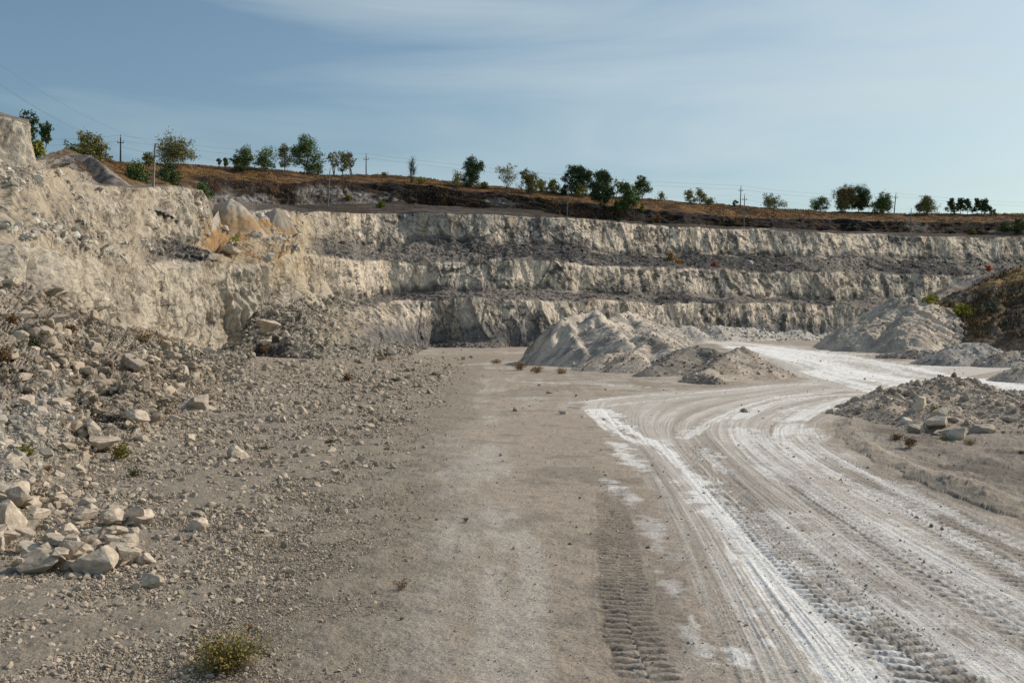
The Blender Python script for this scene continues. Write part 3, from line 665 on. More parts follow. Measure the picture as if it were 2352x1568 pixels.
heap('low_gravel_heap', 'low lumpy gravel heap with rocks left of the flat-stone heap', 'gravel heap',
     [([(2040, 812, 84), (2090, 803, 84), (2140, 806, 83)], .5)], (.37, .34, .30), 665, .12, .14, tone2=GREY2, group='low heaps along the right side of the haul road')
heap('low_gravel_heap', 'long low gravel heap running to the right edge behind the road', 'gravel heap',
     [([(2290, 812, 73), (2340, 806, 74), (2420, 815, 74), (2600, 812, 74)], .5)], (.30, .28, .25), 670, .12, .14, tone2=GREY2, group='low heaps along the right side of the haul road')
heap('low_gravel_heap', 'pale gravel heap cut off by the right edge above the white road', 'gravel heap',
     [([(2345, 838, 56), (2400, 815, 57), (2520, 812, 57)], .55)], PALE2, 675, .1, .1, tone2=GREY, group='low heaps along the right side of the haul road')
rm = heap('rock_debris_mound', 'near rough mound of broken rock and earth on the right of the road bend', 'debris mound',
     [([(1985, 925, 36), (2080, 880, 38), (2175, 864, 39), (2235, 876, 39), (2340, 902, 38), (2520, 912, 38)], .40), ([(2060, 905, 37), (2040, 935, 33.5)], .38), ([(2120, 900, 37), (2130, 935, 33), (2170, 968, 30)], .36), ([(2235, 892, 38), (2300, 945, 33.5), (2500, 955, 32)], .36), ([(2200, 975, 30), (2300, 980, 29.5), (2500, 985, 29)], .34)],
     (.46, .39, .31), 680, .06, .13, tone2=(.27, .225, .18), gully=.35)
heap('small_gravel_cone', 'small pale gravel cone at the foot of the left rubble slope', 'gravel heap',
     [([(540, 862, 57), (556, 866, 56)], .62)], (.44, .40, .345), 690, .08, .05, tone2=PALE2)
heap('small_gravel_cone', 'flat grey gravel hump beside the split triangular boulder', 'gravel heap',
     [([(385, 895, 43), (420, 905, 41), (450, 925, 38)], .4)], (.40, .365, .31), 695, .07, .05, tone2=PALE2)

def ochre(o, z0, z1):
    me = o.data; n = len(me.vertices); co = np.empty(n*3, np.float32); me.vertices.foreach_get('co', co); co = co.reshape(-1, 3)+np.array(o.location, np.float32)
    a = me.color_attributes['tone']; c = np.empty(n*4, np.float32); a.data.foreach_get('color', c); c = c.reshape(-1, 4)
    q = fb3(co[:, 0]*.4, co[:, 1]*.4, co[:, 2]*.4, 4, 661)
    c[:, :3] = mixc(c[:, :3], (.33, .225, .125), .8*ss(z1, z0, co[:, 2]+1.2*q)*(.6+.6*ss(-.2, .2, q))); c[:, :3] = mixc(c[:, :3], (.40, .345, .265), ss(z0-1.5, z0-4.5, co[:, 2]+2.0*q)); a.data.foreach_set('color', c.ravel())
for k_, (pts_, lab_, t_, t2_) in enumerate((
    ([(498, 472, 143), (530, 454, 143), (548, 464, 143), (566, 482, 144)], 'pale-topped ochre knoll with a sandy flank on the left quarry corner', (.50, .44, .36), (.40, .34, .26)),
    ([(606, 486, 152), (634, 475, 152), (654, 484, 153)], 'rounded grey knoll right of the ochre knoll at the quarry corner', (.40, .35, .29), (.30, .26, .21)))):
    zb = 4.
    o = heap('earth_knoll', lab_, 'knoll', [(pts_, (1.25, 1.75)[k_])], t_, 820+k_*9, .2, .13, tone2=t2_, gully=.5, base=zb, group='knolls at the quarry corner')
    HEAPS.pop(); zt = at(530, 482, pts_[0][2])[2]
    if k_ == 0: ochre(o, zt-1.2, zt+.4)
    else: ochre(o, zt-3.5, zt-1.5)
# ------------------------------------------------------------ stones
def ico(sub):
    import bmesh
    bm = bmesh.new(); bmesh.ops.create_icosphere(bm, subdivisions=sub, radius=1)
    V = np.array([v.co[:] for v in bm.verts], np.float32); F = np.array([[v.index for v in f.verts] for f in bm.faces], np.int32); bm.free(); return V, F
ICO = {k: ico(k) for k in (1, 2, 4)}
def stone(sub, seed, cuts=9, rough=.05, box=(1, .8, .62)):
    r = np.random.default_rng(seed); V, F = ICO[sub]; V = V.copy()
    V *= 1.6
    for i in range(cuts):
        n = r.normal(size=3); n /= np.linalg.norm(n); d = r.uniform(.66, .98); e = V@n-d
        V = V - np.clip(e, 0, None)[:, None]*n[None]*.97
    if rough:
        V = V*(1+rough*fb3(V[:, 0]*2.2+seed, V[:, 1]*2.2, V[:, 2]*2.2, 3, seed % 50)+(.02*blocks(V[:, 0]*3+seed, V[:, 1]*3, V[:, 2]*3, 5) if sub > 3 else 0))[:, None]
    return V*np.array(box)*r.uniform(.75, 1.25, 3), F
VAR1 = [stone(1, 900+i, 12, .10) for i in range(10)]; VAR2 = [stone(2, 950+i, 14, .04) for i in range(10)]
BIG = []
for i in range(16):
    V_, F_ = stone(4, 1000+i*3, [12, 14, 16, 20][i % 4], .022, [(1, .8, .62), (1, .85, .8), (1, .7, .5), (.9, .9, .75)][i % 4])
    BIG.append((new_mesh('boulder', V_, F_, smooth=False), float(V_[:, 2].min()), V_[:, 0].max()-V_[:, 0].min()))
def rotm(n, r, flat=.5):
    a = r.uniform(0, 2*np.pi, n); b = r.normal(0, flat, n); c = r.normal(0, flat, n)
    ca, sa, cb, sb, cc, sc2 = np.cos(a), np.sin(a), np.cos(b), np.sin(b), np.cos(c), np.sin(c)
    z = np.zeros(n); o = np.ones(n)
    Rz = np.stack([ca, -sa, z, sa, ca, z, z, z, o], -1).reshape(n, 3, 3); Rx = np.stack([o, z, z, z, cb, -sb, z, sb, cb], -1).reshape(n, 3, 3); Ry = np.stack([cc, z, sc2, z, o, z, -sc2, z, cc], -1).reshape(n, 3, 3)
    return Rz@Rx@Ry
def merge_stones(name, P, Sz, tone, label, smallpx=4.5):
    r = np.random.default_rng(len(P)); Vs, Fs, Cs = [], [], []; base = 0
    px = Sz*FPX*.435/np.maximum(np.linalg.norm(P-[0, 0, EYE], axis=1), 1)
    for setv, msk in ((VAR1, px < smallpx), (VAR2, px >= smallpx)):
        idx = np.where(msk)[0]; grp = r.integers(0, len(setv), len(idx))
        for g in range(len(setv)):
            ii = idx[grp == g]
            if not len(ii): continue
            bv, bf = setv[g]; Rm = rotm(len(ii), r)
            vv = np.einsum('nij,vj->nvi', Rm, bv)*(Sz[ii]*.5*r.uniform(.8, 1.2, len(ii)))[:, None, None] + P[ii][:, None]
            Vs.append(vv.reshape(-1, 3)); Fs.append((bf[None]+(base+np.arange(len(ii))*len(bv))[:, None, None]).reshape(-1, 3)); base += len(ii)*len(bv)
            tn = tone[ii]*r.uniform(.62, 1.3, (len(ii), 1))*(1+r.normal(0, .010, (len(ii), 3)))
            Cs.append(np.repeat(tn, len(bv), 0))
    me = new_mesh(name, np.concatenate(Vs), np.concatenate(Fs), np.clip(np.concatenate(Cs), .03, .85), smooth=False)
    return link(name, me, M_STONE, kind='stuff', label=label, category='rubble')
allP, allS, allT, allK = [], [], [], []
def add(P, S_, T, K):
    allP.append(P); allS.append(S_); allT.append(np.broadcast_to(np.asarray(T, np.float32), (len(P), 3))); allK.append(np.full(len(P), K))
# on the hillside: cells chosen by their area in the picture
ar = np.abs((LPU[:-1, 1:]-LPU[:-1, :-1])*(LPV[1:, :-1]-LPV[:-1, :-1])); vis = (LPU[:-1, :-1] > -120) & (LPU[:-1, :-1] < 2420) & (LPV[:-1, :-1] < 1600)
def scatter(wgt, n, size_fn, tone, K):
    p = (ar*wgt[:-1, :-1]*vis).ravel(); p = p/p.sum(); i = RNG.choice(p.size, n, p=p); r_, c_ = np.divmod(i, ar.shape[1])
    a = RNG.random((n, 1)); b = RNG.random((n, 1))
    P = CLIFF[r_, c_]*(1-a)+CLIFF[r_+1, c_]*a; P = P + (CLIFF[r_, c_+1]-CLIFF[r_, c_])*b
    D_ = P[:, 1]; s_ = size_fn(D_, n); P = P.copy(); P[:, 2] += s_*.02; add(P, s_, tone, K)
pw = lambda n, a=2.2: (1-RNG.random(n))**(-1/a)            # power law >= 1
nearw = ss(80, 45, CLIFF[..., 1])
scatter(wR*nearw, 34000, lambda D, n: np.clip(pw(n, 2.15)*.0013*D, .022, .015*D)*1.0, (.395, .325, .245), 0)
scatter(wt('T')*nearw, 9000, lambda D, n: np.clip(pw(n, 2.6)*.0015*D, .02, .4), (.40, .36, .30), 0)
scatter(wR*(1-nearw), 14000, lambda D, n: np.clip(pw(n, 2.4)*.0012*D, .1, .009*D), (.37, .33, .27), 1)
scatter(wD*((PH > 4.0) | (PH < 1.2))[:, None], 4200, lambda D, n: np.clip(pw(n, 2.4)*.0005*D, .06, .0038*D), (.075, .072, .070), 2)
scatter(wD*(PH > 4.0)[:, None], 300, lambda D, n: np.clip(pw(n, 2.4)*.0012*D, .15, .008*D), (.33, .30, .26), 2)
scatter((wt('S')+wt('O'))*ss(.0, .4, slope_n), 3000, lambda D, n: np.clip(pw(n, 2.3)*.0013*D, .1, .01*D), (.50, .46, .39), 3)
# on the floor
def floor_pts(n, dens, umin=-150, umax=2450, vmin=800, vmax=1640):
    u = RNG.uniform(umin, umax, n); v = RNG.uniform(vmin, vmax, n); x, y = ground_at(u, v)
    k = RNG.random(n) < dens(u, v, x, y); return u[k], v[k], x[k], y[k]
def gz_of(x, y): return ground_h(x, y)
def leftd(u, v, x, y):
    gx = -1.3-.02*y; e = ss(.3, -2.2, x-gx); return np.clip(e*(.75+.35*n2(x*.6, y*.6, 88)+.5*e), 0, 1)*ss(120, 50, y)+.02
u, v, x, y = floor_pts(230000, leftd)
e = ss(.3, -3.5, x+1.3+.02*y); s_ = np.clip(pw(len(x), 2.7)*.00125*y*(.6+.6*e), .009, .0085*y)
add(np.stack([x, y, gz_of(x, y)+s_*.1], -1), s_, (.40, .335, .26), 0)
u, v, x, y = floor_pts(90000, lambda u, v, x, y: np.clip(ss(.5, -1.2, x+1.1+.02*y)*(.6+.5*n2(x*1.3, y*1.3, 89)), 0, 1)*ss(34, 14, y), -150, 1150, 1050, 1640)
s_ = np.clip(pw(len(x), 3.2)*.0011*y, .007, .05); add(np.stack([x, y, gz_of(x, y)+s_*.1], -1), s_, (.41, .345, .27), 0)
# crumbs on the road shoulders and tyre-print edge
def shoulder(u, v, x, y): return .04*ss(30, 12, y) + .5*(np.abs(u-(1560+(v-1000)*1.15)) < 18+(v-1000)*.05)*ss(1200, 1400, v)*(u > 1800)
u, v, x, y = floor_pts(26000, shoulder, 1000, 2450, 950, 1640)
s_ = np.clip(pw(len(x), 2.8)*.0015*y, .010, .0038*y); add(np.stack([x, y, gz_of(x, y)+s_*.1], -1), s_, (.42, .38, .33), 0)
# the heaps
for hi_, (Vh, ch) in enumerate(HEAPS):
    uu, vv = proj(Vh); n = 260
    big_ = np.abs(Vh[:, 2]).max()
    n = 6500 if hi_ == len(HEAPS)-3 else (1500 if big_ > 3 else 500)
    ok = np.where((uu > -50) & (uu < 2420) & (Vh[:, 2] > ground_h(Vh[:, 0], Vh[:, 1])-.03))[0]
    if not len(ok): continue
    # skip surfaces that face away from the camera is not needed: stones lie all over
    i = RNG.choice(ok, n); P = Vh[i]; k_ = .0011 if hi_ == len(HEAPS)-3 else .0010
    s_ = np.clip(pw(n, 2.4)*k_*P[:, 1], .03, (.010 if hi_ == len(HEAPS)-3 else .0045)*P[:, 1]); P = P.copy(); P[:, 2] += .1*s_
    add(P, s_, np.clip(ch[i]*1.15, .05, .6), 5)
P = np.concatenate(allP); Sz = np.concatenate(allS); Tn = np.concatenate(allT); K = np.concatenate(allK)
px = Sz/np.maximum(P[:, 1], 3); uu, vv = proj(P)
inview = (uu > 0) & (uu < 2352) & (vv < 1568)
order = np.argsort(-px*inview)

# hero boulders: pixel centre u, bottom v, width, height ratio, mesh, label, D (None = floor)
HERO = [
 (232, 1312, 92, .8, 1, 'large grey boulder with a broken pale hollow, in the near left pile', 12.1),
 (100, 1312, 108, .62, 13, 'blocky boulder with a square notched front beside the broken grey boulder', 12.0),
 (14, 1215, 78, 1.0, 5, 'bright cream boulder with a smooth curved face at the left edge', 13.6),
 (30, 1150, 80, .8, 9, 'large upright cream boulder at the left edge above the smooth-faced one', 15.0),
 (82, 1175, 86, .5, 2, 'flat-topped dark grey slab boulder above the cream smooth-faced boulder', 14.6),
 (182, 1278, 66, .68, 7, 'pale rounded boulder touching the left of the broken grey boulder', 12.9),
 (62, 1248, 62, .6, 11, 'dark lichen-stained boulder above the notched blocky boulder', 12.9),
 (148, 1258, 62, .6, 4, 'dark pitted boulder above the pale rounded boulder', 13.1),
 (18, 1280, 50, .8, 8, 'grey boulder low at the left edge beside the notched block', 12.4),
 (326, 1292, 50, .5, 10, 'small pale wedge boulder right of the broken grey boulder', 12.7),
 (353, 1348, 52, .75, 3, 'lone rounded tan boulder on open gravel below the near left pile', 11.6),
 (290, 1262, 62, .5, 6, 'flat grey boulder resting up-slope of the small pale wedge', 13.4),
 (155, 1228, 50, .55, 12, 'light grey boulder with a flat top in the middle of the near pile', 13.8),
 (302, 1204, 56, .48, 14, 'long low tan boulder lying alone on the left gravel', 15.1),
 (460, 1216, 42, .82, 15, 'drum-shaped grey boulder on open gravel with a dark round face', 14.8),
 (455, 1183, 36, .5, 0, 'small dark stone just above the drum-shaped boulder', 15.8),
 (540, 1052, 54, .66, 5, 'rounded boulder lying on open gravel', 23.0),
 (436, 1014, 40, .7, 9, 'pale rounded boulder at the toe of the left rubble slope', None),
 (300, 848, 56, .82, 1, 'large pointed cracked boulder high on the left rubble slope', None),
 (455, 942, 54, .85, 7, 'split triangular boulder with a cream right face at the toe of the rubble', None),
 (338, 838, 30, .9, 12, 'pale upright slab boulder right of the large cracked boulder', None),
 (390, 830, 50, .6, 3, 'rounded grey boulder in dry grass at the top of the rubble', None),
 (235, 1035, 72, .5, 13, 'flat-topped tan block next to the green tuft', None),
 (298, 968, 46, .75, 15, 'rounded grey boulder in the middle of the rubble slope', None),
 (205, 1002, 62, .55, 6, 'angular grey boulder up-slope of the flat-topped tan block', None),
 (55, 880, 44, .7, 4, 'grey weathered boulder low on the far left rubble', None),
 (60, 930, 40, .8, 8, 'weathered boulder half buried at the left of the rubble slope', None),
 (320, 900, 44, .6, 2, 'cream flat-topped boulder below the large cracked boulder', None),
 (400, 965, 36, .55, 14, 'flat grey stone left of the split triangular boulder', None),
 (630, 970, 19, .8, 8, 'bright white stone in a cluster on the left gravel', None),
 (650, 968, 24, .7, 3, 'grey stone right of the bright white stone on the gravel', None),
 (617, 966, 20, .6, 6, 'grey stone left of the bright white stone on the gravel', None),
 (1185, 945, 15, .7, 10, 'lone small white stone on the open centre floor', None),
 (524, 583, 38, .75, 1, 'large grey boulder on the dark bench at the right end', 127),
 (492, 600, 40, .7, 4, 'brownish boulder on the edge of the dark bench', 121),
 (455, 592, 34, .75, 9, 'pale boulder on the dark bench left of the brownish one', 120),
 (655, 783, 34, .9, 5, 'tall cream slab boulder behind the rusty panel', 116),
 (622, 757, 60, .45, 13, 'long overhanging slab on top of the alcove boulders', 115),
 (612, 792, 30, .6, 7, 'boulder with a cream face left of the rusty panel', 111.5),
 (2196, 1010, 66, .52, 2, 'largest flat cream boulder at the foot of the debris mound', 27),
 (2262, 998, 52, .6, 15, 'rounded pale boulder right of the largest flat one at the debris mound', 28),
 (2108, 993, 48, .55, 9, 'rounded tan boulder left of the largest flat one at the debris mound', 28.5),
 (2148, 975, 58, .6, 1, 'dark angular boulder half way up the debris mound', 30),
 (2112, 935, 54, .6, 6, 'yellowish boulder near the top of the debris mound', 33.5),
 (2160, 950, 42, .6, 12, 'grey angular boulder above the dark one on the debris mound', 32.5),
 (2070, 895, 18, .9, 8, 'small pale boulder standing on the crest of the debris mound', 37.5),
 (2330, 938, 16, 1.0, 13, 'small square block perched on the debris mound near the right edge', 37),
 (2320, 965, 44, .5, 3, 'pale rounded boulder at the right end of the debris mound', 33),
 (2156, 1000, 36, .5, 14, 'small boulder between the tan and largest flat boulders', 28),
]
def place(mesh_i, pos, width, hr, label, group=None, mat=None, rz=None):
    me, zmin, wd = BIG[mesh_i % 16]
    o = bpy.data.objects.new('boulder', me); COL.objects.link(o)
    if not len(me.materials): me.materials.append(M_BOULDER)
    s = width/wd; h0 = -zmin*2*s; sz = s*np.clip(hr*width/max(h0, 1e-3), .5, 1.5)
    o.scale = (s, s, sz); o.rotation_euler = (random.uniform(-.12, .12), random.uniform(-.12, .12), random.uniform(0, 6.28) if rz is None else rz)
    o.location = (pos[0], pos[1], pos[2]-zmin*sz*.72)
    o['label'] = label; o['category'] = 'boulder'
    if group: o['group'] = group
    return o
def heap_pick(hi_, u, v):
    Vh = HEAPS[hi_][0]; a, b = proj(Vh); ok = np.where(np.hypot(a-u, b-v) < 7)[0]
    return Vh[ok[np.argmin(Vh[ok, 1])]].copy() if len(ok) else None
def surface(u, v, D=None):
    if u > 1990 and v > 885:
        p = heap_pick(-3, u, v)
        if p is not None and p[2] > ground_h(p[0], p[1])-.02: return p
        D = None
    if D is not None: return at(u, v, D)
    x, y = ground_at(np.array([u]), np.array([v]))
    p = pick(u, v)
    if p[1] < y[0]+1:
        p[2] = max(p[2], float(ground_h(p[0], p[1])))
        return p
    return np.array([x[0], y[0], ground_h(x, y)[0]])
for (u, v, wp, hr, mi, lab, D) in HERO:
    p = surface(u, v, D)
    if D is not None and D < 40 and u < 600:
        q = surface(u, v, None); p = q if abs(q[1]-D) < D*.5 else p
    place(mi, p, wp/FPX*p[1], hr, lab)
rp_ = np.random.default_rng(77)
for k_ in range(150):
    u = rp_.uniform(-10, 330); v = rp_.uniform(1115+.22*u, 1318-.10*max(0, u-150)); wpx = rp_.uniform(24, 58)*(.75+.4*(v-1100)/220)
    if min(np.hypot(h[0]-u, (h[1]-25-v)) for h in HERO) < 20: continue
    p = surface(u, v); p = p+np.array([0, 0, (.10 if k_ % 3 == 0 else 0)])
    place(int(rp_.integers(0, 16)), p, wpx/FPX*p[1], rp_.uniform(.55, .85), 'medium limestone boulder packed in the near pile at the lower left', 'boulders packed in the near pile')
NB = 130; n = 0; singled = []
used = np.zeros(len(P), bool)
GRP = {0: ('angular pale limestone boulder in the near left rubble', 'boulders of the near left rubble'),
       1: ('pale rock in the far debris slope at the foot of the left wall', 'rocks of the far left debris slope'),
       2: ('rock lying in the dark rubble of a quarry bench', 'rocks on the dark bench rubble'),
       3: ('pale chunk resting on the smooth chalk slope of the left wall', 'chunks on the chalk slope'),
       5: ('rough rock embedded in a heap of debris', 'rocks in the heaps')}
hp = np.array([(h[0], h[1]) for h in HERO])
for i in order[:2500]:
    if n >= NB: break
    if np.hypot(hp[:, 0]-uu[i], hp[:, 1]-30-vv[i]).min() < 40: used[i] = True; continue
    lab, g = GRP[int(K[i])]
    o = place(int(RNG.integers(0, 16)), P[i]-np.array([0, 0, Sz[i]*.25]), Sz[i]*1.05, float(RNG.uniform(.5, .85)), lab, g)
    used[i] = True; n += 1
# the rest: rubble nobody could count, one object for each place
keep = ~used
for kk, nm, lab in ((0, 'loose_gravel', 'countless loose limestone stones on the near left slope and floor'), (1, 'debris_stones', 'small stones of the debris slope under the left wall'),
                    (2, 'bench_rubble', 'dark broken rubble lying on the benches'), (3, 'slope_chips', 'pale chips on the chalk slopes'), (5, 'heap_stones', 'small stones on the gravel heaps')):
    m = keep & (K == kk); merge_stones(nm, P[m], Sz[m], Tn[m], lab)

# ------------------------------------------------------------ trees, bushes and weeds
def tubes(segs, k=5):
    Vs, Fs = [], []; b = 0
    for p, q, r0, r1 in segs:
        p = np.array(p, float); q = np.array(q, float); d = q-p; n_ = np.linalg.norm(d)
        if n_ < 1e-6: continue
        d /= n_; a = np.cross(d, [0, 0, 1.]) if abs(d[2]) < .9 else np.cross(d, [1., 0, 0]); a /= np.linalg.norm(a); c = np.cross(d, a)
        th = np.arange(k)*2*np.pi/k; ring = np.cos(th)[:, None]*a+np.sin(th)[:, None]*c
        Vs += [p+ring*r0, q+ring*r1]
        i = np.arange(k); j = (i+1) % k
        Fs.append(np.stack([b+i, b+j, b+k+j, b+k+i], -1)); b += 2*k
    return np.concatenate(Vs), np.concatenate(Fs)
def leaves(C_, size, tone, r, jit=.25, drop=0.):
    n = len(C_); a = r.normal(size=(n, 3)); a /= np.linalg.norm(a, axis=1)[:, None]; b_ = r.normal(size=(n, 3)); b_ = np.cross(a, b_); b_ /= np.linalg.norm(b_, axis=1)[:, None]+1e-6
    s_ = size*r.uniform(.6, 1.4, (n, 1)); P4 = np.stack([C_-a*s_*.6, C_+b_*s_*.35, C_+a*s_*.7, C_-b_*s_*.3], 1)
    F = np.arange(4*n).reshape(n, 4); t = np.asarray(tone)[r.integers(0, len(tone), n)]*r.uniform(1-jit, 1+jit, (n, 1))
    return P4.reshape(-1, 3), F, np.repeat(t, 4, 0)
GREEN = [(0.105, 0.158, 0.045), (0.15, 0.21, 0.06), (0.075, 0.12, 0.045)]
OLIVE = [(0.195, 0.195, 0.06), (0.135, 0.158, 0.053), (0.255, 0.21, 0.075)]
DARK = [(0.068, 0.105, 0.042), (0.098, 0.143, 0.053), (0.053, 0.083, 0.038)]
YELL = [(.38, .33, .05), (.27, .27, .05), (.16, .18, .04)]
RUST = [(0.225, 0.135, 0.053), (0.135, 0.143, 0.053), (0.18, 0.143, 0.06)]
SPARS = [(0.3, 0.285, 0.09), (0.195, 0.203, 0.075), (0.36, 0.3, 0.105)]
def make_tree(name, label, cat, H, Wd, seed, tone, dens=1., shape='round', trunkf=.25, group=None, lean=0., leaf=.2, bare=False):
    r = np.random.default_rng(seed); root = bpy.data.objects.new(name, None); COL.objects.link(root); root.empty_display_size = .3
    root['label'] = label; root['category'] = cat
    if group: root['group'] = group
    segs = []; R_ = Wd/2; tips = []
    th = H*trunkf*.6; tr = max(.035, H*.018)
    multi = shape in ('bush', 'vase')
    stems = 1 if not multi else int(r.integers(3, 6))
    def bend(p, q, r0, r1, n=4, w=.06):
        pts = [np.array(p, float)]
        for i in range(1, n+1):
            t = i/n; c = np.array(p)*(1-t)+np.array(q)*t; c = c+r.normal(0, w*np.linalg.norm(np.array(q)-p), 3)*(1-abs(2*t-1))*.6; pts.append(c)
        for i in range(n): segs.append((pts[i], pts[i+1], r0+(r1-r0)*i/n, r0+(r1-r0)*(i+1)/n))
        return pts
    nl = int({'round': 13, 'bush': 12, 'vase': 12, 'column': 10, 'pine': 12, 'cone': 12}.get(shape, 12)*(1 if dens > .5 else .85))
    lob = []
    for i in range(nl):
        a = r.uniform(0, 2*np.pi); t = (i+.5)/nl
        if shape in ('round',): z = th*.9+(H-th*.9)*(.12+.8*t); rr = R_*math.sqrt(max(.05, 1-(2*t-.9)**2*.75))*r.uniform(.25, .85)
        elif shape == 'bush': z = H*(.15+.7*t); rr = R_*math.sqrt(max(.1, 1-(t*.95)**2))*r.uniform(.2, .9)
        elif shape == 'vase': z = H*(.35+.55*t); rr = R_*(.25+.75*t*(1.2-t*.5))*r.uniform(.3, .95)
        elif shape == 'column': z = H*(.15+.75*t); rr = R_*.7*r.uniform(0, .8)*(1-.4*t)
        elif shape == 'pine': z = H*(.25+.68*t); rr = R_*(1.0-.75*t)*r.uniform(.45, .95)
        else: z = H*(.15+.75*t); rr = R_*(1.05-.9*t)*r.uniform(.2, .9)
        lob.append(np.array([math.cos(a)*rr+lean*z, math.sin(a)*rr, z]))
    if not multi:
        tp = bend((0, 0, -.25), (lean*H*.8+r.normal(0, .03*H), r.normal(0, .03*H), H*.85), tr, tr*.25, 7, .05)
        for c in lob:
            k_ = min(6, max(1, int((c[2]*.62+th*.2)/H*8))); b0 = tp[k_]; bend(b0, c, tr*.4, tr*.1, 4, .09); tips.append(c)
    else:
        base = [np.array([r.normal(0, .05*Wd), r.normal(0, .05*Wd), -.15]) for _ in range(stems)]
        for i, c in enumerate(lob): bend(base[i % stems], c, tr*.55, tr*.13, 5, .07)
    if bare:
        for c in lob:
            for _ in range(int(26)):
                d_ = r.normal(0, 1, 3); d_[2] = abs(d_[2])*1.6+.6; d_ /= np.linalg.norm(d_); st_ = c*r.uniform(.55, 1.0); e_ = st_+d_*H*r.uniform(.1, .26)
                segs.append((st_, e_, .022, .009))
    # leaf clumps
    if not bare:
        cr = R_*(.50 if dens > .5 else .40); N = int(5200*min(2.2, max(.35, Wd*H/30))*dens)
        per = r.dirichlet(np.ones(nl)*3, 1)[0]; cen = []
        for c, p_ in zip(lob, per):
            m = max(4, int(N*p_)); sub = 13; sc_ = r.normal(0, 1, (sub, 3)); sc_ /= np.linalg.norm(sc_, axis=1)[:, None]; sc_ *= cr*r.uniform(.35, 1.25, (sub, 1)); sc_[:, 2] *= .85
            for s_ in sc_: segs.append((c, c+s_, tr*.08+.006, .006))
            k_ = r.integers(0, sub, m); pp = c+sc_[k_]+r.normal(0, cr*(.20 if dens > .5 else .15), (m, 3)); cen.append(pp)
        cen = np.concatenate(cen); cen = cen[cen[:, 2] > .03*H]
        LV, LF, LC = leaves(cen, leaf, tone, r)
    Vt, Ft = tubes(segs, 5)
    if multi:
        link('stems', new_mesh(name+'_stems', Vt, Ft, smooth=True), M_BARK, root)
    else:
        link('trunk', new_mesh(name+'_trunk', Vt, Ft, smooth=True), M_BARK, root)
    if not bare: link('crown', new_mesh(name+'_crown', LV, LF, LC, smooth=False), M_LEAF, root)
    return root
